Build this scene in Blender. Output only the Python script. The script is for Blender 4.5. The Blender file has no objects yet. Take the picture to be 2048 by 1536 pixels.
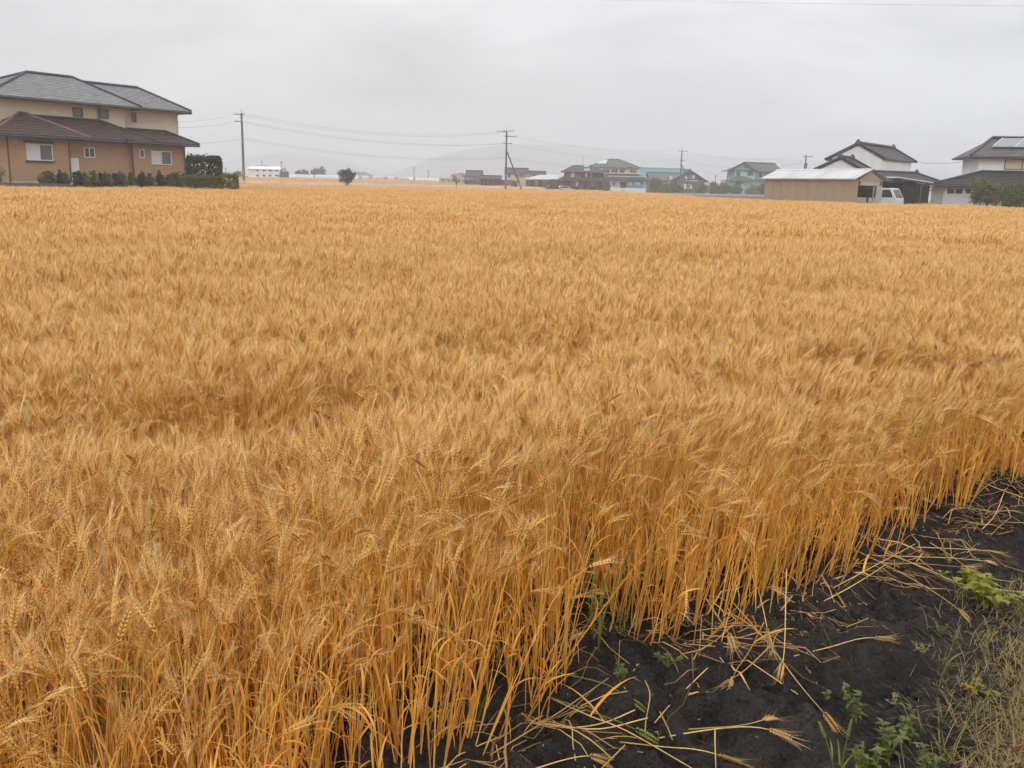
import bpy, math, random
import numpy as np
from mathutils import Vector, Matrix, Euler

random.seed(7)
RNG = np.random.default_rng(11)
SC = bpy.context.scene
COL = SC.collection
rad = math.radians

# ------------------------------------------------------------------ camera
EYE = 1.55
FPX = 1850.0                       # focal length in pixels of a 2048 wide frame
PITCH = math.atan(397.0 / FPX)
ROLL = rad(1.38)
_f = np.array([0, math.cos(PITCH), -math.sin(PITCH)])
_u0 = np.array([0, math.sin(PITCH), math.cos(PITCH)])
_r0 = np.array([1.0, 0, 0])
_r = math.cos(ROLL) * _r0 + math.sin(ROLL) * _u0
_u = -math.sin(ROLL) * _r0 + math.cos(ROLL) * _u0
cam = bpy.data.cameras.new('camera')
cam.sensor_width = 36.0
cam.lens = 36.0 * FPX / 2048.0
cam.clip_start = 0.05
cam.clip_end = 9000.0
camo = bpy.data.objects.new('camera', cam)
COL.objects.link(camo)
camo.matrix_world = Matrix(((_r[0], _u[0], -_f[0], 0), (_r[1], _u[1], -_f[1], 0), (_r[2], _u[2], -_f[2], EYE), (0, 0, 0, 1)))
SC.camera = camo

# ------------------------------------------------------------------ overcast sky, soft sun, exposure
SUN_EL, SUN_AZ = rad(42), rad(205)
w = bpy.data.worlds.new('World')
SC.world = w
w.use_nodes = True
nt = w.node_tree
nt.nodes.clear()
N = nt.nodes.new
out = N('ShaderNodeOutputWorld')
bg = N('ShaderNodeBackground'); bg.inputs['Strength'].default_value = 0.1
sky = N('ShaderNodeTexSky'); sky.sky_type = 'NISHITA'; sky.sun_disc = False
sky.sun_elevation = SUN_EL; sky.sun_rotation = SUN_AZ; sky.dust_density = 4.0
tc = N('ShaderNodeTexCoord')
sep = N('ShaderNodeSeparateXYZ')
mp = N('ShaderNodeMapping'); mp.inputs['Scale'].default_value = (1.6, 1.6, 5.0); mp.inputs['Rotation'].default_value = (0.12, -0.22, 0.3)
nz = N('ShaderNodeTexNoise'); nz.inputs['Scale'].default_value = 2.2; nz.inputs['Detail'].default_value = 6.0; nz.inputs['Roughness'].default_value = 0.52; nz.inputs['Distortion'].default_value = 0.35
mr = N('ShaderNodeMapRange'); mr.inputs[1].default_value = 0.25; mr.inputs[2].default_value = 0.75; mr.inputs[3].default_value = 0.64; mr.inputs[4].default_value = 1.36
# overcast luminance rising from the horizon to the zenith
m1 = N('ShaderNodeMath'); m1.operation = 'MAXIMUM'; m1.inputs[1].default_value = 0.0
m2 = N('ShaderNodeMath'); m2.operation = 'MULTIPLY_ADD'; m2.inputs[1].default_value = 0.58; m2.inputs[2].default_value = 0.38
m3 = N('ShaderNodeMath'); m3.operation = 'MULTIPLY'
LZ = 17.0
cm = N('ShaderNodeVectorMath'); cm.operation = 'SCALE'; cm.inputs[0].default_value = (0.99 * LZ, 0.99 * LZ, 1.0 * LZ)
mix = N('ShaderNodeMixRGB'); mix.inputs['Fac'].default_value = 0.93
L = nt.links.new
L(tc.outputs['Generated'], sep.inputs[0]); L(tc.outputs['Generated'], mp.inputs['Vector']); L(mp.outputs[0], nz.inputs['Vector'])
L(nz.outputs['Fac'], mr.inputs[0]); L(sep.outputs['Z'], m1.inputs[0]); L(m1.outputs[0], m2.inputs[0]); L(m2.outputs[0], m3.inputs[0]); L(mr.outputs[0], m3.inputs[1])
L(m3.outputs[0], cm.inputs['Scale']); L(sky.outputs[0], mix.inputs['Color1']); L(cm.outputs[0], mix.inputs['Color2'])
L(mix.outputs[0], bg.inputs['Color']); L(bg.outputs[0], out.inputs['Surface'])

sl = bpy.data.lights.new('sun', 'SUN')
sl.energy = 1.5; sl.angle = rad(80); sl.color = (1.0, 0.97, 0.92)
so = bpy.data.objects.new('sun', sl); COL.objects.link(so)
so.location = (0, 0, 60)
# sky sun_rotation is measured clockwise from +Y
sd = Vector((math.sin(SUN_AZ) * math.cos(SUN_EL), math.cos(SUN_AZ) * math.cos(SUN_EL), math.sin(SUN_EL)))
so.rotation_euler = (-sd).to_track_quat('-Z', 'Y').to_euler()

SC.view_settings.view_transform = 'Standard'
SC.view_settings.look = 'None'
SC.view_settings.gamma = 1.0
SC.view_settings.exposure = 0.17
SC.view_settings.use_curve_mapping = False
SC.cycles.max_bounces = 7
SC.cycles.diffuse_bounces = 4
SC.cycles.glossy_bounces = 2
SC.cycles.transmission_bounces = 4
SC.cycles.transparent_max_bounces = 6
SC.cycles.volume_bounces = 1
SC.cycles.use_denoising = True
SC.cycles.filter_width = 1.5
SC.cycles.debug_use_spatial_splits = True
SC.cycles.use_adaptive_sampling = True
SC.cycles.adaptive_threshold = 0.055

# ------------------------------------------------------------------ picture geometry -> place geometry
def ray(x, y):
    return _f + (x - 1024) / FPX * _r - (y - 768) / FPX * _u
def at(x, y, Y):
    d = ray(x, y)
    return np.array([0, 0, EYE]) + d * (Y / d[1])
def gnd(x, y, z=0.0):
    d = ray(x, y)
    return np.array([0, 0, EYE]) + d * ((z - EYE) / d[2])
def proj(p):
    v = np.asarray(p, float) - np.array([0, 0, EYE])
    dz = v @ _f
    return 1024 + FPX * (v @ _r) / dz, 768 - FPX * (v @ _u) / dz, dz

# ------------------------------------------------------------------ noise
def _hash(ix, iy, s):
    h = (ix.astype(np.int64) * 374761393 + iy.astype(np.int64) * 668265263 + s * 982451653) & 0xffffffff
    h = ((h ^ (h >> 13)) * 1274126177) & 0xffffffff
    return ((h ^ (h >> 16)) & 0xffff) / 65535.0
def vnoise(x, y, s=0):
    x = np.asarray(x, float); y = np.asarray(y, float)
    ix = np.floor(x); iy = np.floor(y); fx = x - ix; fy = y - iy
    fx = fx * fx * (3 - 2 * fx); fy = fy * fy * (3 - 2 * fy)
    a = _hash(ix, iy, s); b = _hash(ix + 1, iy, s); c = _hash(ix, iy + 1, s); d = _hash(ix + 1, iy + 1, s)
    return (a * (1 - fx) + b * fx) * (1 - fy) + (c * (1 - fx) + d * fx) * fy
def fbm(x, y, s=0, o=4):
    t = 0; a = 0.5
    for k in range(o):
        t = t + a * vnoise(np.asarray(x) * 2 ** k, np.asarray(y) * 2 ** k, s + k * 17); a *= 0.5
    return t

# ------------------------------------------------------------------ materials
MATS = {}
def mat(name, col, rough=0.8, var=0.0, scale=6.0, rnd=0.0, bump=0.0, bscale=30.0, spec=0.3, metal=0.0, transl=0.0, col2=None, coord='Object', stretch=(1, 1, 1)):
    if name in MATS: return MATS[name]
    m = bpy.data.materials.new(name); m.use_nodes = True
    t = m.node_tree; b = t.nodes['Principled BSDF']; n = t.nodes.new; l = t.links.new
    b.inputs['Roughness'].default_value = rough
    b.inputs['Metallic'].default_value = metal
    b.inputs['Specular IOR Level'].default_value = spec
    c1 = (*col, 1); c2 = (*(col2 or [max(0, c * (1 - var)) for c in col]), 1)
    src = None
    if var > 0 or col2 or bump > 0:
        tx = n('ShaderNodeTexCoord'); mpp = n('ShaderNodeMapping'); mpp.inputs['Scale'].default_value = stretch
        l(tx.outputs[coord], mpp.inputs['Vector'])
    if var > 0 or col2:
        z = n('ShaderNodeTexNoise'); z.inputs['Scale'].default_value = scale; z.inputs['Detail'].default_value = 5
        l(mpp.outputs[0], z.inputs['Vector'])
        r = n('ShaderNodeMapRange'); r.inputs[1].default_value = 0.3; r.inputs[2].default_value = 0.7
        l(z.outputs['Fac'], r.inputs[0])
        x = n('ShaderNodeMixRGB'); x.inputs['Color1'].default_value = c2; x.inputs['Color2'].default_value = c1
        l(r.outputs[0], x.inputs['Fac']); src = x.outputs[0]
    if rnd > 0:
        oi = n('ShaderNodeObjectInfo')
        r2 = n('ShaderNodeMapRange'); r2.inputs[3].default_value = 1 - rnd; r2.inputs[4].default_value = 1 + rnd
        l(oi.outputs['Random'], r2.inputs[0])
        v = n('ShaderNodeVectorMath'); v.operation = 'SCALE'
        if src is not None: l(src, v.inputs[0])
        else: v.inputs[0].default_value = col
        l(r2.outputs[0], v.inputs['Scale']); src = v.outputs[0]
    if src is not None: l(src, b.inputs['Base Color'])
    else: b.inputs['Base Color'].default_value = c1
    if bump > 0:
        z2 = n('ShaderNodeTexNoise'); z2.inputs['Scale'].default_value = bscale; z2.inputs['Detail'].default_value = 6
        l(mpp.outputs[0], z2.inputs['Vector'])
        bp = n('ShaderNodeBump'); bp.inputs['Strength'].default_value = bump; bp.inputs['Distance'].default_value = 0.05 if name == 'soil' else 0.02
        l(z2.outputs['Fac'], bp.inputs['Height']); l(bp.outputs[0], b.inputs['Normal'])
    if transl > 0:
        tr = n('ShaderNodeBsdfTranslucent'); ms = n('ShaderNodeMixShader'); ms.inputs['Fac'].default_value = transl
        if src is not None: l(src, tr.inputs['Color'])
        else: tr.inputs['Color'].default_value = c1
        o = t.nodes['Material Output']
        l(b.outputs[0], ms.inputs[1]); l(tr.outputs[0], ms.inputs[2]); l(ms.outputs[0], o.inputs['Surface'])
    MATS[name] = m
    return m

def brick_mat(name, c1, c2, mortar, sx=0.5, sz=0.12):
    m = bpy.data.materials.new(name); m.use_nodes = True
    t = m.node_tree; b = t.nodes['Principled BSDF']; n = t.nodes.new; l = t.links.new
    tx = n('ShaderNodeTexCoord'); s = n('ShaderNodeSeparateXYZ'); l(tx.outputs['Object'], s.inputs[0])
    a = n('ShaderNodeMath'); a.operation = 'ADD'; l(s.outputs['X'], a.inputs[0]); l(s.outputs['Y'], a.inputs[1])
    c = n('ShaderNodeCombineXYZ'); l(a.outputs[0], c.inputs['X']); l(s.outputs['Z'], c.inputs['Y'])
    k = n('ShaderNodeTexBrick'); k.inputs['Color1'].default_value = (*c1, 1); k.inputs['Color2'].default_value = (*c2, 1); k.inputs['Mortar'].default_value = (*mortar, 1)
    k.inputs['Scale'].default_value = 1.0; k.inputs['Brick Width'].default_value = sx; k.inputs['Row Height'].default_value = sz; k.inputs['Mortar Size'].default_value = 0.01
    l(c.outputs[0], k.inputs['Vector']); l(k.outputs['Color'], b.inputs['Base Color'])
    b.inputs['Roughness'].default_value = 0.85; b.inputs['Specular IOR Level'].default_value = 0.2
    MATS[name] = m
    return m

def glass(name, col=(0.03, 0.035, 0.04), rough=0.12):
    return mat(name, col, rough=rough, spec=0.5)

# ------------------------------------------------------------------ mesh helpers
class MB:
    def __init__(s): s.v = []; s.f = []
    def add(s, vs, fs):
        o = len(s.v); s.v += [tuple(map(float, p)) for p in vs]; s.f += [tuple(i + o for i in f) for f in fs]; return s
    def quad(s, a, b, c, d): return s.add([a, b, c, d], [(0, 1, 2, 3)])
    def hexa(s, p):            # 8 corners: bottom 0-3, top 4-7
        return s.add(p, [(3, 2, 1, 0), (4, 5, 6, 7), (0, 1, 5, 4), (1, 2, 6, 5), (2, 3, 7, 6), (3, 0, 4, 7)])
    def tube(s, pts, radii, n=6, cap=True):
        pts = [Vector(p) for p in pts]
        if not hasattr(radii, '__len__'): radii = [radii] * len(pts)
        o = len(s.v); ref = Vector((0.13, 0.31, 1)).normalized()
        for i, p in enumerate(pts):
            a = pts[max(0, i - 1)]; b = pts[min(len(pts) - 1, i + 1)]
            d = (b - a).normalized()
            if abs(d.dot(ref)) > 0.97: r = Vector((1, 0, 0))
            else: r = ref
            x = d.cross(r).normalized(); y = d.cross(x)
            for k in range(n):
                q = p + (x * math.cos(k * 2 * math.pi / n) + y * math.sin(k * 2 * math.pi / n)) * radii[i]
                s.v.append(tuple(q))
        for i in range(len(pts) - 1):
            for k in range(n):
                k2 = (k + 1) % n
                s.f.append((o + i * n + k, o + i * n + k2, o + (i + 1) * n + k2, o + (i + 1) * n + k))
        if cap:
            s.f.append(tuple(o + k for k in range(n))); e = o + (len(pts) - 1) * n
            s.f.append(tuple(e + k for k in reversed(range(n))))
        return s
    def ribbon(s, pts, widths, side):
        o = len(s.v); m = len(pts)
        for i, p in enumerate(pts):
            sd_ = Vector(side[i] if isinstance(side, list) else side) * (widths[i] / 2)
            p = Vector(p); s.v.append(tuple(p - sd_)); s.v.append(tuple(p + sd_))
        for i in range(m - 1):
            s.f.append((o + 2 * i, o + 2 * i + 1, o + 2 * i + 3, o + 2 * i + 2))
        return s

def tag(o, label=None, cat=None, group=None, kind=None):
    if label: o['label'] = label
    if cat: o['category'] = cat
    if group: o['group'] = group
    if kind: o['kind'] = kind
    return o
def link(o, parent=None):
    COL.objects.link(o)
    if parent is not None: o.parent = parent
    return o
def origin_of(parent):
    p = Vector((0, 0, 0))
    while parent is not None:
        p = p + Vector(parent.location); parent = parent.parent
    return p
def set_tint(me, t):
    a_ = me.attributes.new('tint', 'FLOAT', 'POINT'); a_.data.foreach_set('value', np.asarray(t, np.float32))
def build(name, mb, material, parent=None, smooth=False, kind=None, tint=None):
    me = bpy.data.meshes.new(name)
    o0 = origin_of(parent)
    me.from_pydata([(x - o0[0], y - o0[1], z - o0[2]) for x, y, z in mb.v], [], mb.f)
    me.materials.append(material)
    if tint is not None: set_tint(me, tint)
    elif material.name in ('fallen_straw', 'wheat_leaf', 'wheat_ear', 'wheat_awn', 'wheat_stem', 'fallen_ear', 'fallen_awn'): set_tint(me, [random.random()] * len(mb.v))
    if smooth: me.polygons.foreach_set('use_smooth', [True] * len(me.polygons))
    o = bpy.data.objects.new(name, me)
    link(o, parent)
    if kind: o['kind'] = kind
    return o
def empty(name, loc, label, cat, group=None):
    o = bpy.data.objects.new(name, None); o.empty_display_size = 0.2
    o.location = tuple(map(float, loc)); link(o)
    return tag(o, label, cat, group)
def np_mesh(name, V, Fc, mats, mi=None, smooth=False):
    me = bpy.data.meshes.new(name)
    Fc = np.asarray(Fc); n = Fc.shape[1]
    me.vertices.add(len(V)); me.vertices.foreach_set('co', np.asarray(V, np.float32).ravel())
    me.loops.add(Fc.size); me.loops.foreach_set('vertex_index', Fc.ravel().astype(np.int32))
    me.polygons.add(len(Fc)); me.polygons.foreach_set('loop_start', np.arange(0, Fc.size, n, dtype=np.int32))
    for m in mats: me.materials.append(m)
    if mi is not None: me.polygons.foreach_set('material_index', np.asarray(mi, np.int32))
    if smooth: me.polygons.foreach_set('use_smooth', np.ones(len(Fc), bool))
    me.update(calc_edges=True)
    return me

class Fr:                       # a building's own frame: u along its front, v inwards, z up
    def __init__(s, ox, oy, deg):
        s.o = np.array([ox, oy, 0.0]); a = rad(deg)
        s.d = np.array([math.cos(a), math.sin(a), 0]); s.n = np.array([-math.sin(a), math.cos(a), 0])
    def W(s, u, v, z): return tuple(s.o + s.d * u + s.n * v + np.array([0, 0, z]))
    def uz(s, px, py, v=0.0):
        q = ray(px, py); e = np.array([0, 0, EYE]); A = s.o + s.n * v
        t = ((A - e) @ s.n) / (q @ s.n); p = e + t * q
        return float((p - A) @ s.d), float(p[2])
def box(fr, parent, name, u0, u1, v0, v1, z0, z1, m):
    W = fr.W
    return build(name, MB().hexa([W(u0, v0, z0), W(u1, v0, z0), W(u1, v1, z0), W(u0, v1, z0), W(u0, v0, z1), W(u1, v0, z1), W(u1, v1, z1), W(u0, v1, z1)]), m, parent)
def boxes(fr, parent, name, lst, m):
    mb = MB(); W = fr.W
    for u0, u1, v0, v1, z0, z1 in lst:
        mb.hexa([W(u0, v0, z0), W(u1, v0, z0), W(u1, v1, z0), W(u0, v1, z0), W(u0, v0, z1), W(u1, v0, z1), W(u1, v1, z1), W(u0, v1, z1)])
    return build(name, mb, m, parent)
def window(fr, parent, u0, u1, z0, z1, v=0.0, fm=None, pm=None, sill=False, split=True, name='window'):
    """frame 5 cm proud of the wall, panes set back inside it, one mullion"""
    fm = fm or MATS['sash_pale']; pm = pm or [MATS['pane_dark']]
    t = 0.06; d = 0.06
    um = (u0 + u1) / 2
    lst = [(u0 - t, u1 + t, v - d, v + 0.02, z1, z1 + t), (u0 - t, u1 + t, v - d, v + 0.02, z0 - t, z0), (u0 - t, u0, v - d, v + 0.02, z0, z1), (u1, u1 + t, v - d, v + 0.02, z0, z1)]
    if split: lst.append((um - t / 2, um + t / 2, v - d + 0.01, v + 0.02, z0, z1))
    w_ = boxes(fr, parent, name, lst, fm)
    if split:
        box(fr, w_, 'pane', u0, um - t / 2, v - 0.025, v + 0.01, z0, z1, pm[0]); box(fr, w_, 'pane', um + t / 2, u1, v - 0.025, v + 0.01, z0, z1, pm[-1])
    else: box(fr, w_, 'pane', u0, u1, v - 0.025, v + 0.01, z0, z1, pm[0])
    if sill: box(fr, w_, 'sill', u0 - 0.12, u1 + 0.12, v - 0.16, v + 0.02, z0 - t - 0.07, z0 - t - 0.004, MATS['trim_dark'])
    return w_
def slope(mb, e0, e1, t1, t0, n, lift=0.035, thick=0.1):
    """one roof slope from eave (e0,e1) to top (t0,t1) laid in n overlapping courses"""
    e0, e1, t0, t1 = map(np.array, (e0, e1, t0, t1)); up = np.array([0, 0, 1.0])
    for i in range(n):
        a, b = i / n, (i + 1) / n
        A = e0 + (t0 - e0) * a; B = e1 + (t1 - e1) * a; C = e1 + (t1 - e1) * b; D = e0 + (t0 - e0) * b
        mb.quad(A + up * lift, B + up * lift, C, D)
        mb.quad(A - up * 0.01, B - up * 0.01, B + up * lift, A + up * lift)
    mb.quad(e0 - up * thick, t0 - up * thick, t1 - up * thick, e1 - up * thick)
    mb.quad(e0 - up * thick, e1 - up * thick, e1 + up * lift, e0 + up * lift)
    return mb
def cap(parent, name, pts, r, m):
    return build(name, MB().tube(pts, r, 6), m, parent)
def gable_roof(fr, parent, u0, u1, v0, v1, ze, zr, m, rm, axis='u', ov=0.5, og=0.4, n=10, name='roof', wallm=None, ends=True, orn=False):
    W = fr.W
    if axis == 'u':
        P = lambda a, b, z: W(a, b, z); A0, A1, B0, B1 = u0, u1, v0, v1
    else:
        P = lambda a, b, z: W(b, a, z); A0, A1, B0, B1 = v0, v1, u0, u1
    bm_ = (B0 + B1) / 2; k = (zr - ze) / (bm_ - B0); zo = ze - k * ov
    mb = MB()
    slope(mb, P(A0 - og, B0 - ov, zo), P(A1 + og, B0 - ov, zo), P(A1 + og, bm_, zr), P(A0 - og, bm_, zr), n)
    slope(mb, P(A1 + og, B1 + ov, zo), P(A0 - og, B1 + ov, zo), P(A0 - og, bm_, zr), P(A1 + og, bm_, zr), n)
    for A in (A0 - og, A1 + og):
        for s, Bs in ((-1, B0 - ov), (1, B1 + ov)):
            mb.quad(P(A, Bs, zo - 0.1), P(A, Bs, zo + 0.035), P(A, bm_, zr + 0.0), P(A, bm_, zr - 0.1))
    rf = build(name, mb, m, parent)
    cap(rf, 'ridge_cap', [P(A0 - og - 0.05, bm_, zr + 0.08), P(A1 + og + 0.05, bm_, zr + 0.08)], 0.13, rm)
    if orn:
        for A in (A0 - og, A1 + og):
            p = np.array(P(A, bm_, zr + 0.12)); build('ridge_ornament', MB().tube([p - [0, 0, .16], p + [0, 0, .1], p + [0, 0, .3]], [0.24, 0.2, 0.06], 6), rm, rf)
    if wallm is not None and ends:
        for A, s in ((A0, 1), (A1, -1)):
            g = MB()
            a0 = [P(A, B0, ze - 0.02), P(A, B1, ze - 0.02), P(A, bm_, zr - 0.12)]
            a1 = [P(A + 0.12 * s, B0, ze - 0.02), P(A + 0.12 * s, B1, ze - 0.02), P(A + 0.12 * s, bm_, zr - 0.12)]
            g.add(a0 + a1, [(0, 1, 2), (5, 4, 3), (0, 3, 4, 1), (1, 4, 5, 2), (2, 5, 3, 0)])
            build('gable_wall', g, wallm, parent)
    return rf
def hip_roof(fr, parent, u0, u1, v0, v1, ze, zr, r0, r1, m, rm, vr=None, n=10, name='roof', gut=None, thick=0.1):
    """eaves rectangle (overhang included), ridge from u=r0 to u=r1 at v=vr"""
    W = fr.W; vr = (v0 + v1) / 2 if vr is None else vr
    a, b, c, d = W(u0, v0, ze), W(u1, v0, ze), W(u1, v1, ze), W(u0, v1, ze); p, q = W(r0, vr, zr), W(r1, vr, zr)
    mb = MB(); slope(mb, a, b, q, p, n, thick=thick); slope(mb, b, c, q, q, n, thick=thick); slope(mb, c, d, p, q, n, thick=thick); slope(mb, d, a, p, p, n, thick=thick)
    rf = build(name, mb, m, parent)
    up = np.array([0, 0, 0.06])
    cap(rf, 'ridge_cap', [np.array(p) + up, np.array(q) + up], 0.11, rm)
    for e, t in ((a, p), (b, q), (c, q), (d, p)): cap(rf, 'hip_cap', [np.array(e) + up, np.array(t) + up], 0.085, rm)
    if gut is not None:
        for e, t in ((a, b), (b, c), (c, d), (d, a)): cap(rf, 'gutter', [np.array(e) - [0, 0, .1], np.array(t) - [0, 0, .1]], 0.08, gut)
    return rf

# ------------------------------------------------------------------ common materials
mat('sash_pale', (0.62, 0.60, 0.54), 0.5); mat('sash_dark', (0.05, 0.05, 0.055), 0.5)
glass('pane_dark', (0.035, 0.04, 0.045)); glass('pane_grey', (0.10, 0.11, 0.115), 0.25)
mat('pane_curtain', (0.55, 0.58, 0.58), 0.35)
mat('trim_dark', (0.035, 0.04, 0.06), 0.5)
mat('tile_grey', (0.24, 0.24, 0.245), 0.6, var=0.45, scale=2.5, stretch=(1, 1, 3)); mat('tile_brown', (0.062, 0.034, 0.027), 0.65, var=0.4, scale=3.0)
mat('tile_dark', (0.052, 0.052, 0.052), 0.5, var=0.45, scale=2.5); mat('tile_trim', (0.03, 0.035, 0.05), 0.5)
mat('tile_mid', (0.12, 0.115, 0.115), 0.6, var=0.4, scale=2.0)
mat('cream_render', (0.60, 0.52, 0.38), 0.9, var=0.10, scale=1.2); mat('white_plaster', (0.78, 0.77, 0.76), 0.9, var=0.08, scale=0.8)
mat('grey_siding', (0.50, 0.51, 0.54), 0.7, var=0.08, scale=1.0); mat('concrete', (0.42, 0.41, 0.38), 0.9, var=0.2, scale=2.0)
brick_mat('brick_tan', (0.40, 0.235, 0.140), (0.36, 0.205, 0.12), (0.38, 0.27, 0.18), 0.4, 0.10)
mat('pole_concrete', (0.085, 0.10, 0.14), 0.8, var=0.2, scale=3.0); mat('steel_dark', (0.08, 0.09, 0.12), 0.5); mat('insulator', (0.55, 0.55, 0.55), 0.3)
mat('wire', (0.2, 0.21, 0.22), 0.6)
mat('wood_dark', (0.017, 0.015, 0.0135), 0.85, var=0.4, scale=4.0, stretch=(6, 6, 0.6)); mat('wood_brown', (0.11, 0.075, 0.05), 0.85, var=0.35, scale=4.0, stretch=(5, 5, 0.6))
mat('red_wall', (0.28, 0.075, 0.045), 0.85, var=0.3, scale=2.0); mat('mint_wall', (0.27, 0.47, 0.43), 0.8, var=0.1, scale=1.5); mat('teal_roof', (0.07, 0.22, 0.25), 0.55, var=0.15, scale=0.6)
mat('blue_wall', (0.10, 0.28, 0.48), 0.7, var=0.15, scale=2.0); mat('white_metal', (0.72, 0.73, 0.72), 0.5, var=0.12, scale=1.5); mat('beige_wall', (0.62, 0.50, 0.37), 0.9, var=0.1, scale=1.0)
mat('solar', (0.16, 0.19, 0.22), 0.15, spec=0.6); mat('film', (0.62, 0.65, 0.65), 0.4, var=0.15, scale=0.3, transl=0.2)

# ================================================================== THE GROUND
def soil_h(x, y):
    x = np.asarray(x, float); y = np.asarray(y, float)
    big = 0.09 * (fbm(x * 1.1 + 3, y * 1.1, 5, 3) - 0.45)
    wx = x + 0.10 * vnoise(x * 5, y * 5, 90); wy = y + 0.10 * vnoise(x * 5, y * 5, 91)
    b = np.abs(fbm(wx * 8.0 + 11, wy * 8.0, 23, 3) - 0.45) * 3.2
    clod = 0.085 * np.clip(0.75 - b, 0, .6) * (0.3 + 1.4 * vnoise(x * 2.3, y * 2.3, 41))
    fine = 0.06 * (np.abs(fbm(x * 17, y * 17, 77, 3) - 0.45) * 2) + 0.03 * (vnoise(x * 34, y * 34, 66) - .5)
    return big + clod + fine + 0.020 * (np.abs(vnoise(x * 55, y * 55, 67) - .5) + np.abs(vnoise(x * 29, y * 29, 68) - .5))
mat('soil', (0.050, 0.042, 0.036), 0.7, col2=(0.014, 0.0115, 0.010), scale=4.5, bump=1.0, bscale=70.0, spec=0.22)
mat('field_earth', (0.10, 0.065, 0.03), 0.95, var=0.5, scale=3.0); mat('lot_gravel', (0.22, 0.20, 0.17), 0.95, var=0.3, scale=3.0)
mat('asphalt', (0.10, 0.10, 0.10), 0.9, var=0.2, scale=2.0)
g = MB().quad((-4500, -300, -0.075), (4500, -300, -0.075), (4500, 6000, -0.075), (-4500, 6000, -0.075))
tag(build('ground', g, MATS['field_earth']), 'flat earth of the plain stretching to the hills', 'ground', kind='structure')
gx = np.arange(-0.9, 4.6, 0.0125); gy = np.arange(1.7, 6.9, 0.0125)
XX, YY = np.meshgrid(gx, gy); ZZ = soil_h(XX, YY)
edgefade = np.minimum.reduce([XX - gx[0], gx[-1] - XX, YY - gy[0], gy[-1] - YY]) / 0.4
ZZ = ZZ - 0.2 * np.clip(1 - edgefade, 0, 1)
nx, ny = len(gx), len(gy)
idx = np.arange(nx * ny).reshape(ny, nx)
Fc = np.stack([idx[:-1, :-1], idx[:-1, 1:], idx[1:, 1:], idx[1:, :-1]], -1).reshape(-1, 4)
me = np_mesh('soil', np.stack([XX, YY, ZZ], -1).reshape(-1, 3), Fc, [MATS['soil']], smooth=True)
tag(link(bpy.data.objects.new('soil', me)), 'dark wet clumpy soil at the field edge', 'soil', kind='structure')

# ================================================================== WHEAT
def wm(name, c1, c2, rnd, transl, odd=False):
    """straw colours: per stalk tint plus a little noise"""
    m = bpy.data.materials.new(name); m.use_nodes = True
    t = m.node_tree; n = t.nodes.new; l = t.links.new; b = t.nodes['Principled BSDF']
    b.inputs['Roughness'].default_value = 0.6; b.inputs['Specular IOR Level'].default_value = 0.25
    oi = n('ShaderNodeAttribute'); oi.attribute_type = 'GEOMETRY'; oi.attribute_name = 'tint'; ge = n('ShaderNodeNewGeometry')
    z = n('ShaderNodeTexNoise'); z.inputs['Scale'].default_value = 9.0; z.inputs['Detail'].default_value = 3.0
    l(ge.outputs['Position'], z.inputs['Vector'])
    a = n('ShaderNodeMath'); a.operation = 'MULTIPLY_ADD'; a.inputs[1].default_value = rnd; l(oi.outputs['Fac'], a.inputs[0])
    s = n('ShaderNodeMath'); s.operation = 'SUBTRACT'; s.inputs[1].default_value = 0.5 * rnd; l(a.outputs[0], s.inputs[0])
    l(z.outputs['Fac'], a.inputs[2])
    r = n('ShaderNodeMapRange'); r.inputs[1].default_value = 0.2; r.inputs[2].default_value = 0.8; l(s.outputs[0], r.inputs[0])
    x = n('ShaderNodeMixRGB'); x.inputs['Color1'].default_value = (*c1, 1); x.inputs['Color2'].default_value = (*c2, 1); l(r.outputs[0], x.inputs['Fac'])
    if odd:                 # a few stalks still greenish, a few weathered grey brown
        for thr, op, cc in ((0.955, 'GREATER_THAN', (0.40, 0.40, 0.085)), (0.07, 'LESS_THAN', (0.40, 0.28, 0.15))):
            g1 = n('ShaderNodeMath'); g1.operation = op; g1.inputs[1].default_value = thr; l(oi.outputs['Fac'], g1.inputs[0])
            g2 = n('ShaderNodeMath'); g2.operation = 'MULTIPLY'; g2.inputs[1].default_value = 0.6; l(g1.outputs[0], g2.inputs[0])
            y = n('ShaderNodeMixRGB'); l(g2.outputs[0], y.inputs['Fac']); l(x.outputs[0], y.inputs['Color1']); y.inputs['Color2'].default_value = (*cc, 1); x = y
    l(x.outputs[0], b.inputs['Base Color'])
    tr = n('ShaderNodeBsdfTranslucent'); l(x.outputs[0], tr.inputs['Color'])
    ms = n('ShaderNodeMixShader'); ms.inputs['Fac'].default_value = transl
    l(b.outputs[0], ms.inputs[1]); l(tr.outputs[0], ms.inputs[2]); l(ms.outputs[0], t.nodes['Material Output'].inputs['Surface'])
    MATS[name] = m; return m
M_STEM = wm('wheat_stem', (0.76, 0.365, 0.056), (0.90, 0.55, 0.14), 0.8, 0.15, True)
M_EAR = wm('wheat_ear', (0.42, 0.185, 0.034), (0.72, 0.40, 0.105), 1.0, 0.05)
M_AWN = wm('wheat_awn', (0.78, 0.485, 0.165), (0.97, 0.76, 0.40), 1.0, 0.35)
M_LEAF = wm('wheat_leaf', (0.69, 0.295, 0.038), (0.86, 0.46, 0.092), 0.9, 0.35, True)
WM = [M_STEM, M_EAR, M_AWN, M_LEAF]

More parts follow.
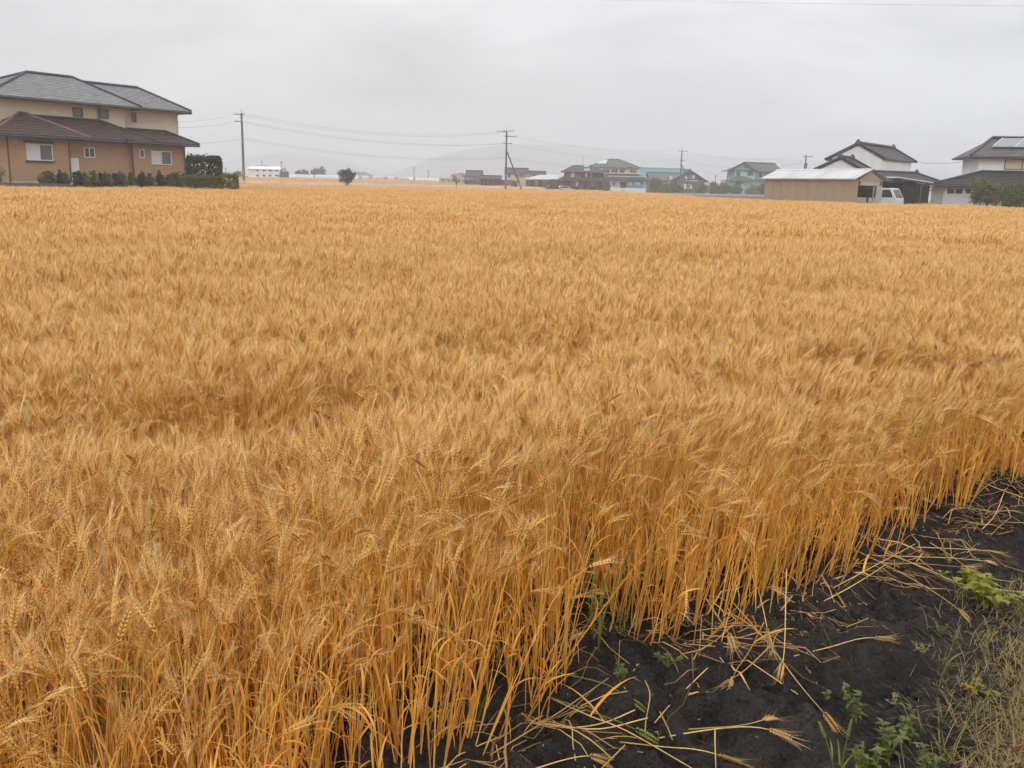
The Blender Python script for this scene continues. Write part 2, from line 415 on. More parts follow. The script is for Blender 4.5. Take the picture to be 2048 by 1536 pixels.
def stalk_path(rs, kind, length):
    """centre line of stem and ear, bending towards +x; returns stem points, ear points, ear directions"""
    a0 = rs.uniform(-0.04, 0.07); a1 = rs.uniform(0.02, 0.10)
    neck, curl = {'upright': (rs.uniform(0.0, 0.18), rs.uniform(0.02, 0.25)), 'nodding': (rs.uniform(0.3, 0.75), rs.uniform(0.2, 0.5)), 'bowed': (rs.uniform(0.95, 1.5), rs.uniform(0.4, 0.8))}[kind]
    pts = [Vector((0, 0, 0))]; n = 9; side = rs.uniform(-0.05, 0.05)
    p = Vector((0, 0, 0)); ang = a0
    for i in range(n):
        s = (i + 1) / n
        ang = a0 + a1 * s * s + neck * max(0, (s - 0.80) / 0.20) ** 1.5 * 0.85
        d = Vector((math.sin(ang), side * s, math.cos(ang))).normalized()
        p = p + d * (length / n); pts.append(p.copy())
    ep, ed = [p.copy()], []
    el = rs.uniform(0.070, 0.094); m = 7
    for i in range(m):
        a = ang + neck * 0.15 + curl * ((i + 1) / m)
        d = Vector((math.sin(a), side, math.cos(a))).normalized()
        ed.append(d); p = p + d * (el / m); ep.append(p.copy())
    ed.append(ed[-1])
    return pts, ep, ed
def leaf_path(rs, p0, az, L_, up0, hang, n=6):
    pts = [Vector(p0)]; p = Vector(p0)
    for i in range(n):
        a = up0 + hang * ((i + 0.5) / n) ** 1.3
        d = Vector((math.sin(a) * math.cos(az), math.sin(a) * math.sin(az), math.cos(a)))
        p = p + d * (L_ / n); pts.append(p.copy())
    return pts
def ear_on(rs, ep, ed):
    ear = MB(); awn = MB()
    spin = rs.uniform(0, math.pi)
    for i in range(len(ep)):
        d = ed[i]; x = d.cross(Vector((0.1, 1, 0.05))).normalized(); y = d.cross(x).normalized()
        fx = x * math.cos(spin) + y * math.sin(spin); fy = d.cross(fx)
        taper = 1.0 - 0.45 * max(0, i / (len(ep) - 1) - 0.55) / 0.45 if i > 0 else 0.75
        for sd_ in (-1, 1):
            off = 0.5 * (sd_ > 0)
            base = ep[i] + d * (0.0045 * off) 
            o = (d * 0.88 + fx * sd_ * 0.42).normalized()
            l_ = 0.0162 * taper; w_ = 0.0050 * taper; t_ = 0.0041 * taper
            o2 = o.cross(fy).normalized()
            c = base + fx * sd_ * 0.0024 + o * l_ * 0.42
            b0 = base + fx * sd_ * 0.001; tip = base + fx * sd_ * 0.0024 + o * l_
            ear.add([b0, c + fy * w_, c + o2 * t_, c - fy * w_, c - o2 * t_, tip], [(0, 2, 1), (0, 3, 2), (0, 4, 3), (0, 1, 4), (5, 1, 2), (5, 2, 3), (5, 3, 4), (5, 4, 1)])
            for q in range(2 if i % 2 else 1):
                al = rs.uniform(0.045, 0.075)
                dv = (o * 0.9 + d * 0.55 + fx * rs.uniform(-.18, .18) + fy * rs.uniform(-.32, .32)).normalized()
                dv2 = (dv + fx * sd_ * 0.10 + fy * rs.uniform(-.15, .15)).normalized()
                wv = dv.cross(Vector((rs.uniform(-1, 1), rs.uniform(-1, 1), rs.uniform(-1, 1)))).normalized()
                p0 = tip - o * 0.002; p1 = p0 + dv * al * 0.5; p2 = p1 + dv2 * al * 0.5
                awn.add([p0 - wv * 0.00045, p0 + wv * 0.00045, p1 + wv * 0.00035, p1 - wv * 0.00035, p2], [(0, 1, 2, 3), (3, 2, 4)])
    return ear, awn
def make_parts(seed, kind, length=0.79, leaves=4):
    rs = random.Random(seed)
    pts, ep, ed = stalk_path(rs, kind, length)
    stem = MB(); stem.tube(pts, [0.0029, 0.0029, 0.0028, 0.0027, 0.0024, 0.0020, 0.0017, 0.0014, 0.0013, 0.0012], 3, cap=False)
    ear, awn = ear_on(rs, ep, ed)
    lv = []
    for k in range(leaves):
        az = rs.uniform(0, 6.283)
        if k < 2:      # long strap leaves hugging the stem from the lower nodes
            i0 = rs.choice((0, 1, 2)); L_ = rs.uniform(0.24, 0.42); up0 = rs.uniform(0.02, 0.14); hang = rs.uniform(-0.1, 0.35) if rs.random() < 0.82 else rs.uniform(1.0, 2.4)
        elif k == 2: i0 = rs.choice((2, 3, 4)); L_ = rs.uniform(0.14, 0.24); up0 = rs.uniform(0.05, 0.3); hang = rs.uniform(0.2, 2.6)
        else: i0 = rs.choice((4, 5)); L_ = rs.uniform(0.10, 0.17); up0 = rs.uniform(0.1, 0.5); hang = rs.uniform(0.6, 2.9)
        pp = leaf_path(rs, pts[i0], az, L_, up0, hang)
        wd = rs.uniform(0.0045, 0.0095); tw = rs.uniform(-1.2, 1.2); sides = []
        for j in range(len(pp)):
            ta = az + math.pi / 2 + tw * j / len(pp)
            sides.append((math.cos(ta), math.sin(ta), 0.15 * math.sin(j)))
        b = MB().ribbon(pp, [wd * f for f in (0.55, 0.95, 1.0, 0.92, 0.75, 0.45, 0.06)], sides)
        lv.append(b)
    return stem, ear, awn, lv

KINDS = ['upright'] * 14 + ['nodding'] * 7 + ['bowed'] * 2
VAR = [make_parts(100 + i, k) for i, k in enumerate(KINDS)]
SRC = bpy.data.collections.new('wheat_sources')        # never linked to the scene: only read by the field's node tree
NV = len(VAR)
def flat(groups):
    """one stalk as numpy triangles: vertices, triangles, material index"""
    V = []; T = []; mi = []
    for mbs, k in groups:
        for b in mbs:
            o = len(V); V += b.v
            for f in b.f:
                for j in range(1, len(f) - 1): T.append((f[0] + o, f[j] + o, f[j + 1] + o)); mi.append(k)
    return np.array(V), np.array(T), np.array(mi)
FULL = [flat([([st], 0), ([er], 1), ([aw], 2), (lv, 3)]) for st, er, aw, lv in VAR]
def euler_m(r):            # rows of xyz euler angles -> rotation matrix Rz Ry Rx
    cx, cy, cz = math.cos(r[0]), math.cos(r[1]), math.cos(r[2]); sx, sy, sz = math.sin(r[0]), math.sin(r[1]), math.sin(r[2])
    return np.array([[cz * cy, cz * sy * sx - sz * cx, cz * sy * cx + sz * sx], [sz * cy, sz * sy * sx + cz * cx, sz * sy * cx - cz * sx], [-sy, cy * sx, cy * cx]])
def gather(temps, idx, P, R, S, tint):
    Vs, Ts, Ms, Tn = [], [], [], []; o = 0
    for i in range(len(P)):
        V, T, mi = temps[idx[i]]
        Vs.append((V * S[i]) @ euler_m(R[i]).T + P[i]); Ts.append(T + o); Ms.append(mi); Tn.append(np.full(len(V), tint[i])); o += len(V)
    return np.concatenate(Vs), np.concatenate(Ts), np.concatenate(Ms), np.concatenate(Tn)
CS = 0.30; NCL = 24
for c_ in range(NCL):      # small clumps for the middle distance
    r_ = np.random.default_rng(300 + c_); k = 80
    P = np.stack([r_.uniform(-CS / 2 - .02, CS / 2 + .02, k), r_.uniform(-CS / 2 - .02, CS / 2 + .02, k), np.full(k, -0.01)], 1)
    h = r_.normal(1.0, 0.06, k) * np.where(r_.random(k) < .12, .82, 1)
    R = np.stack([r_.normal(0, .05, k), np.abs(r_.normal(.02, .07, k)), r_.normal(-.3, 1.7, k)], 1)
    V, T, mi, tn = gather(FULL, r_.integers(0, NV, k), P, R, np.stack([h ** .3, h ** .3, h], 1), r_.random(k))
    me = np_mesh('wheat_clump', V, T, WM, mi); set_tint(me, tn)
    SRC.objects.link(bpy.data.objects.new('source_%03d' % c_, me))

# low-poly stalks gathered in 2 m squares for the field farther away
def low_template(seed, kind):
    rs = random.Random(seed); pts, ep, ed = stalk_path(rs, kind, 0.79)
    V = []; T = []; mi = []
    def tri(a, b, c, m):
        o = len(V); V.extend([a, b, c]); T.append((o, o + 1, o + 2)); mi.append(m)
    for ax in (Vector((1, 0, 0)), Vector((0, 1, 0))):
        for i0, i1 in ((2, 6), (6, 9)):
            a, b = pts[i0], pts[i1]; h = ax * 0.0028
            tri(a - h, a + h, b + h, 0); tri(a - h, b + h, b - h, 0)
    ring = []
    for i, wr in ((0, 0.003), (2, 0.0068), (5, 0.0060), (7, 0.004)):
        d = ed[min(i, 7)]; x = d.cross(Vector((0.1, 1, 0))).normalized(); y = d.cross(x)
        ring.append([ep[i] + x * wr, ep[i] + y * wr, ep[i] - x * wr, ep[i] - y * wr])
    for i in range(3):
        for k in range(4):
            a, b, c, e = ring[i][k], ring[i][(k + 1) % 4], ring[i + 1][(k + 1) % 4], ring[i + 1][k]
            tri(a, b, c, 1); tri(a, c, e, 1)
    for i in range(20):
        k = rs.randrange(1, 8); d = ed[k]
        dv = (d + Vector((rs.uniform(-.5, .5), rs.uniform(-.5, .5), rs.uniform(-.25, .35)))).normalized()
        wv = dv.cross(Vector((rs.uniform(-1, 1), rs.uniform(-1, 1), 0.3))).normalized() * 0.0011
        p = ep[k]; q = p + dv * rs.uniform(0.05, 0.08)
        tri(p - wv, p + wv, q, 2)
    for k in range(2):
        az = rs.uniform(0, 6.28); pp = leaf_path(rs, pts[rs.choice((3, 5))], az, rs.uniform(0.14, 0.24), 0.3, rs.uniform(0.6, 2.6), 3)
        sv = Vector((-math.sin(az), math.cos(az), 0)) * 0.005
        for j in range(3):
            tri(pp[j] - sv, pp[j] + sv, pp[j + 1] + sv, 3); tri(pp[j] - sv, pp[j + 1] + sv, pp[j + 1] - sv, 3)
    return np.array([tuple(v) for v in V]), np.array(T), np.array(mi)
LOW = [low_template(900 + i, k) for i, k in enumerate(['upright'] * 5 + ['nodding'] * 4 + ['bowed'])]
PS = 2.0
NPATCH = 5
for pz in range(NPATCH):
    r_ = np.random.default_rng(50 + pz); Vs = []; Ts = []; Ms = []; Tn = []; o = 0
    for k in range(1350):
        V, T, mi = LOW[r_.integers(len(LOW))]
        x, y = r_.uniform(-PS / 2 - 0.06, PS / 2 + 0.06, 2)
        th = r_.normal(-0.3, 1.9); c, s = math.cos(th), math.sin(th); tl = r_.normal(0, 0.06)
        sc_ = (1 + 0.16 * (vnoise(x * 2.2 + pz * 9, y * 2.2, 3) - 0.5)) * r_.normal(1.0, 0.055)
        Q = V * sc_; Q = np.stack([Q[:, 0] + tl * Q[:, 2], Q[:, 1], Q[:, 2]], 1)
        Vs.append(np.stack([Q[:, 0] * c - Q[:, 1] * s + x, Q[:, 0] * s + Q[:, 1] * c + y, Q[:, 2]], 1)); Ts.append(T + o); Ms.append(mi); o += len(V); Tn.append(np.full(len(V), r_.random()))
    me = np_mesh('wheat_square', np.concatenate(Vs), np.concatenate(Ts), WM, np.concatenate(Ms)); set_tint(me, np.concatenate(Tn))
    SRC.objects.link(bpy.data.objects.new('source_%03d' % (NCL + pz), me))

# ---- the field's outline
EX = np.array([-6.0, -1.50, -0.78, -0.06, 0.18, 0.23, 0.36, 0.44, 0.80, 1.08, 1.31, 1.85, 2.24, 2.66, 3.52, 6.2, 60.0])
EY = np.array([-3.6, 0.75, 1.45, 2.16, 2.46, 2.94, 2.98, 2.74, 2.90, 3.18, 3.42, 3.94, 4.22, 4.70, 5.65, 8.6, 67.0])
def edge_y(x): return np.interp(x, EX, EY)
def lodged(x, y):          # a small flattened patch by the path
    return ((x - 2.35) / 0.95) ** 2 + ((y - 5.45) / 0.42) ** 2 < 1
def dip(x, y):             # shallow lanes where the stand is shorter
    a = np.exp(-((y - (3.95 + 0.18 * x)) / 0.30) ** 2) * (0.13 + 0.08 * vnoise(x * .9, y * .4, 4)) * np.clip(.6 - 1.5 * x, 0, 1)
    b = np.exp(-((y - (5.6 + 0.22 * x)) / 0.40) ** 2) * 0.15 * vnoise(x * .5 + 3, y * .3, 14)
    c = np.exp(-((y - (8.2 + 0.1 * x)) / 0.5) ** 2) * 0.13 * vnoise(x * .4 + 3, y * .2, 19)
    return 1 - a - b - c
def stand(y):              # plant size: thinner and shorter on the rim than inside the field
    return 0.765 + 0.21 * np.clip((np.asarray(y) - 4.0) / 18.0, 0, 1) ** .8
NEAR, MID = 4.2, 17.0
n0 = 120000
px = RNG.uniform(-4.2, 4.4, n0); py = RNG.uniform(0.5, NEAR, n0)
dens = n0 / (8.6 * (NEAR - 0.5))
keep = RNG.random(n0) < 900 / dens
jit = 0.10 * (fbm(px * 3, py * 3, 9, 2) - 0.4) + RNG.normal(0, 0.045, n0)
ed_ = py - edge_y(px) + jit
keep &= RNG.random(n0) < np.clip(0.42 + 0.58 * ed_ / 0.8, 0, 1)
keep &= (ed_ > 0) & (np.hypot(px, py) > 1.15) & (np.hypot(px, py) < NEAR + 0.0 * px)
keep &= np.abs(px) < 0.60 * py + 0.9
keep &= ~(lodged(px, py) & (RNG.random(n0) < 0.9))
thin = fbm(px * 0.9 + 7, py * 0.9, 31, 3)
keep &= RNG.random(n0) < np.clip(0.72 + 1.2 * (thin - 0.3), 0.5, 1.0)
px, py, ed_ = px[keep], py[keep], ed_[keep]
n1 = len(px)
hgt = (1 + 0.30 * (fbm(px * 0.8, py * 0.8, 61, 3) - 0.45)) * RNG.normal(1.0, 0.06, n1)
hgt *= dip(px, py)
hgt *= np.where(ed_ < 0.3, RNG.uniform(0.74, 1.0, n1), 1.0)
hgt = np.where(RNG.random(n1) < 0.10, hgt * RNG.uniform(0.6, 0.85, n1), hgt)
spin = RNG.normal(-0.35, 1.7, n1)
tilt = np.abs(RNG.normal(0.02, 0.07, n1)) + np.where(ed_ < 0.35, RNG.uniform(0, 0.16, n1), 0) + np.where((px > 0.6) & (ed_ < 0.6), 0.03, 0)
spin = np.where((px > 0.5) & (ed_ < 0.6), RNG.normal(-0.2, 0.9, n1), spin)
over = (ed_ < 0.22) & (RNG.random(n1) < 0.045)           # some stalks fallen outwards over the rim
tilt = np.where(over, RNG.uniform(0.45, 1.25, n1), tilt); spin = np.where(over, RNG.normal(-0.75, 0.6, n1), spin)
var = RNG.integers(0, NV, n1)
zz = soil_h(px, py) * ((py < 6.6) & (px > -0.6)) - np.where((py < 6.6) & (px > -0.6), 0.01, 0.06)
P_near = np.stack([px, py, zz], 1); R_near = np.stack([RNG.normal(0, 0.05, n1), tilt, spin], 1); S_near = np.stack([hgt ** 0.3, hgt ** 0.3, hgt], 1) * stand(py)[:, None]

# the nearest stalks in view stand as things of their own
tops = np.stack([px, py, zz + 0.62 * hgt], 1)
pr = np.array([proj(t) for t in tops])
inview = (pr[:, 0] > 10) & (pr[:, 0] < 2040) & (pr[:, 1] < 1500)
order = np.argsort(np.where(inview, np.hypot(tops[:, 0], np.hypot(tops[:, 1], tops[:, 2] - EYE)), 1e9))
IND = order[:300]
mask = np.ones(n1, bool); mask[IND] = False

# farther squares
sq = []
tram = lambda x, y: abs(((y - 0.75 * x) % 26.0) - 13.0)
def lot_left(x, y):        # left house ground
    a = rad(54.6); dx, dy = x + 30.6, y - 57.0
    u_ = dx * math.cos(a) + dy * math.sin(a); v_ = -dx * math.sin(a) + dy * math.cos(a)
    return v_ > -3.6 and u_ < 16.6
def lot_right(x, y):       # shed and houses on the right
    return y > 69.0 + (32 - x) * 1.25 if x < 25 else (y > 69.4 + (x - 25) * 0.32)
PLX = np.array([-75.0, -46.0, -1.4, 47.0, 72.0, 120.0]); PLY = np.array([141.0, 152.0, 184.0, 233.0, 246.0, 268.0])   # field side of the road
for iy in range(int((MID - 3) / PS), 200):
    y0 = iy * PS
    for ix in range(int(-0.62 * y0 / PS) - 2, int(0.62 * y0 / PS) + 3):
        x, y = ix * PS + RNG.uniform(-.15, .15), y0 + RNG.uniform(-.15, .15)
        if math.hypot(x, y) < MID + 0.75 or y < edge_y(x): continue
        far_y = float(np.interp(x, PLX, PLY))
        if y > far_y:
            if not (far_y + 8 < y < far_y + 150 and x < 6): continue
        if lot_left(x, y): continue
        if x > 20.2 and lot_right(x, y):
            if not (44 > x > 31.5 and 92 < y < 150 and x > 0.42 * y - 4): continue
        sq.append((x, y))
sq = np.array(sq)
hs = 0.96 + 0.34 * (fbm(sq[:, 0] * 0.13, sq[:, 1] * 0.13, 81, 3) - 0.45) + RNG.normal(0, 0.02, len(sq))
hs -= np.where((tram(sq[:, 0], sq[:, 1]) < 1.0) & (sq[:, 1] > 60), 0.13, 0)
def far_rise(y): return -0.2 + 0.012 * (y - 165)          # the land climbs gently beyond the road
sqf = np.interp(sq[:, 0], PLX, PLY)
P_far = np.stack([sq[:, 0], sq[:, 1], np.where(sq[:, 1] > sqf + 5, np.maximum(far_rise(sq[:, 1]), -.06), -0.06)], 1)
R_far = np.stack([np.zeros(len(sq)), np.zeros(len(sq)), RNG.normal(0, 0.25, len(sq))], 1)
S_far = np.stack([np.ones(len(sq)), np.ones(len(sq)), hs], 1)
# middle clumps
cl = []
for iy in range(int(NEAR * 0.7 / CS), int((MID + 1) / CS)):
    for ix in range(int(-0.62 * iy) - 4, int(0.62 * iy) + 5):
        x, y = ix * CS + RNG.uniform(-.05, .05), iy * CS + RNG.uniform(-.05, .05)
        if not NEAR + 0.1 < math.hypot(x, y) < MID or y < edge_y(x) + 0.12 or lodged(x, y): continue
        if abs(x) > 0.60 * y + 0.9: continue
        cl.append((x, y))
cl = np.array(cl)
hc = 1 + 0.30 * (fbm(cl[:, 0] * 0.8, cl[:, 1] * 0.8, 61, 3) - 0.45) + RNG.normal(0, 0.025, len(cl))
P_mid = np.stack([cl[:, 0], cl[:, 1], np.full(len(cl), -0.045)], 1); R_mid = np.stack([RNG.normal(0, .03, len(cl)), RNG.normal(0, .03, len(cl)), RNG.normal(0, 0.5, len(cl))], 1)
hc = hc * dip(cl[:, 0], cl[:, 1])
S_mid = np.stack([np.ones(len(cl)), np.ones(len(cl)), hc], 1) * np.stack([0.5 + 0.5 * stand(cl[:, 1])] * 2 + [stand(cl[:, 1])], 1)
PP = np.concatenate([P_mid, P_far]); RR = np.concatenate([R_mid, R_far]); SS = np.concatenate([S_mid, S_far])
II = np.concatenate([RNG.integers(0, NCL, len(cl)), NCL + RNG.integers(0, NPATCH, len(sq))]).astype(np.int32)
V, T, mi, tn = gather(FULL, var[mask], P_near[mask], R_near[mask], S_near[mask], RNG.random(mask.sum()))
print('wheat stalks', mask.sum(), 'triangles', len(T), 'clumps', len(cl), 'squares', len(sq))
nreal = len(V)
me = np_mesh('wheat_field', np.concatenate([V, PP]), T, WM, mi)
set_tint(me, np.concatenate([tn, np.zeros(len(PP))]))
RR = np.concatenate([np.zeros((nreal, 3)), RR]); SS = np.concatenate([np.ones((nreal, 3)), SS]); II = np.concatenate([np.full(nreal, -1), II]).astype(np.int32)
for nm, ty, arr in (('rot', 'FLOAT_VECTOR', RR), ('scl', 'FLOAT_VECTOR', SS)):
    a = me.attributes.new(nm, ty, 'POINT'); a.data.foreach_set('vector', arr.astype(np.float32).ravel())
a = me.attributes.new('pick', 'INT', 'POINT'); a.data.foreach_set('value', II)
field = link(bpy.data.objects.new('wheat_field', me))
tag(field, 'dense golden mass of ripe bearded wheat filling the field', 'wheat', kind='stuff')
ng = bpy.data.node_groups.new('wheat_field', 'GeometryNodeTree')
ng.interface.new_socket('Geometry', in_out='INPUT', socket_type='NodeSocketGeometry'); ng.interface.new_socket('Geometry', in_out='OUTPUT', socket_type='NodeSocketGeometry')
n_ = ng.nodes.new; gi = n_('NodeGroupInput'); go = n_('NodeGroupOutput')
ci = n_('GeometryNodeCollectionInfo'); ci.inputs['Collection'].default_value = SRC; ci.inputs['Separate Children'].default_value = True; ci.inputs['Reset Children'].default_value = True
iop = n_('GeometryNodeInstanceOnPoints'); iop.inputs['Pick Instance'].default_value = True
def nattr(nm, ty):
    q = n_('GeometryNodeInputNamedAttribute'); q.data_type = ty; q.inputs['Name'].default_value = nm; return q.outputs['Attribute']
e2r = n_('FunctionNodeEulerToRotation')
lk = ng.links.new
lk(gi.outputs[0], iop.inputs['Points']); lk(ci.outputs[0], iop.inputs['Instance']); lk(nattr('pick', 'INT'), iop.inputs['Instance Index'])
lk(nattr('rot', 'FLOAT_VECTOR'), e2r.inputs[0]); lk(e2r.outputs[0], iop.inputs['Rotation']); lk(nattr('scl', 'FLOAT_VECTOR'), iop.inputs['Scale'])
cmp_ = n_('FunctionNodeCompare'); cmp_.data_type = 'INT'; cmp_.operation = 'GREATER_EQUAL'
cmp_.inputs[3].default_value = 0
lk(nattr('pick', 'INT'), cmp_.inputs[2]); lk(cmp_.outputs[0], iop.inputs['Selection'])
jn = n_('GeometryNodeJoinGeometry'); lk(gi.outputs[0], jn.inputs[0]); lk(iop.outputs[0], jn.inputs[0]); lk(jn.outputs[0], go.inputs[0])
md = field.modifiers.new('wheat', 'NODES'); md.node_group = ng

# ---- single stalks: wheat_stalk > stem, ear (> awn_tuft), leaf
PROTO = []
def part_mesh(name, b, m):
    q = bpy.data.meshes.new(name); q.from_pydata(b.v, [], b.f); q.materials.append(m); set_tint(q, [random.random()] * len(b.v)); return q
for st, er, aw, lv in VAR:
    PROTO.append((part_mesh('stem', st, M_STEM), part_mesh('ear', er, M_EAR), part_mesh('awn_tuft', aw, M_AWN), [part_mesh('leaf', b, M_LEAF) for b in lv]))
KLAB = {'upright': ('ripe wheat stalk with a straight upright bearded ear near the camera', 'near wheat stalks with upright ears'),
        'nodding': ('ripe wheat stalk with a nodding bearded ear near the camera', 'near wheat stalks with nodding ears'),
        'bowed': ('ripe wheat stalk bowed over with its bearded ear hanging, near the camera', 'near wheat stalks with bowed ears')}
def put_stalk(v, loc, rot, scl, label, group):
    st, er, aw, lv = PROTO[v]
    e = bpy.data.objects.new('wheat_stalk', None); e.empty_display_size = 0.05
    e.location = tuple(map(float, loc)); e.rotation_euler = tuple(map(float, rot)); e.scale = tuple(map(float, scl)); link(e)
    tag(e, label, 'wheat stalk', group)
    link(bpy.data.objects.new('stem', st), e); q = link(bpy.data.objects.new('ear', er), e); link(bpy.data.objects.new('awn_tuft', aw), q)
    for b in lv: link(bpy.data.objects.new('leaf', b), e)
    return e
for i in IND:
    lab, grp = KLAB[KINDS[var[i]]]
    put_stalk(var[i], P_near[i], R_near[i], S_near[i], lab, grp)

# ================================================================== THINGS LYING AND GROWING ON THE SOIL
def G(px_, py_, lift=0.0):
    p = gnd(px_, py_, 0.0)
    for _ in range(3): p = gnd(px_, py_, float(soil_h(p[0], p[1])) + lift)
    return Vector((p[0], p[1], p[2]))
def smooth_path(pts, n=5):
    P = [Vector(p) for p in pts]; P = [P[0] * 2 - P[1]] + P + [P[-1] * 2 - P[-2]]; o = []
    for i in range(1, len(P) - 2):
        for k in range(n):
            t = k / n; a, b, c, d = P[i - 1], P[i], P[i + 1], P[i + 2]
            o.append(0.5 * ((2 * b) + (c - a) * t + (2 * a - 5 * b + 4 * c - d) * t * t + (3 * b - a - 3 * c + d) * t ** 3))
    o.append(P[-2]); return o
M_STRAW = wm('fallen_straw', (0.42, 0.26, 0.085), (0.72, 0.48, 0.18), 0.9, 0.1)
M_GREENSTEM = mat('green_stem', (0.20, 0.24, 0.045), 0.6, var=0.35, scale=20, transl=0.2)
M_FEAR = wm('fallen_ear', (0.34, 0.19, 0.06), (0.52, 0.31, 0.11), 0.9, 0.05); M_FAWN = wm('fallen_awn', (0.50, 0.33, 0.14), (0.66, 0.46, 0.21), 0.9, 0.3)
def fallen(px_pts, lifts, label, ear=True, r=0.0021, green=False, group=None, leaf=False):
    rs = random.Random(hash((px_pts[0], px_pts[-1])) & 0xffff)
    path = smooth_path([G(x, y, l) for (x, y), l in zip(px_pts, lifts)], 4)
    e = empty('fallen_wheat_stalk', path[0], label, 'wheat stalk', group)
    n = len(path)
    if ear:                         # last 9 cm carry the ear
        acc = 0; k = n - 1
        while k > 1 and acc < 0.085: acc += (path[k] - path[k - 1]).length; k -= 1
        stem_p = path[:k + 1]; st = path[k]; dr = (path[-1] - st).normalized()
        if acc < 0.03: dr = (path[-1] - path[-3]).normalized()
        ep = []; ed = []; p = st.copy()
        for i in range(8):
            d = (dr + Vector((0, 0, -0.02 * i))).normalized(); ep.append(p.copy()); ed.append(d); p = p + d * 0.0088
        er, aw = ear_on(rs, ep, ed)
        q = build('ear', er, M_FEAR if not green else M_GREENSTEM, e)
        if not green: build('awn_tuft', aw, M_FAWN, q)
        path = stem_p
    if len(path) < 2: path = [path[0], path[0] + Vector((0.02, 0, 0))]
    m = len(path)
    build('stem', MB().tube(path, [r * (1.0 - 0.35 * i / m) for i in range(m)], 5), M_GREENSTEM if green else M_STRAW, e, smooth=True)
    if leaf:
        i0 = m // 3; az = rs.uniform(0, 6.28)
        pp = leaf_path(rs, path[i0], az, rs.uniform(.12, .22), 0.9, 0.9)
        build('leaf', MB().ribbon(pp, [0.008 * f for f in (.6, 1, 1, .9, .7, .4, .05)], (-math.sin(az), math.cos(az), 0.2)), M_LEAF, e)
    return e
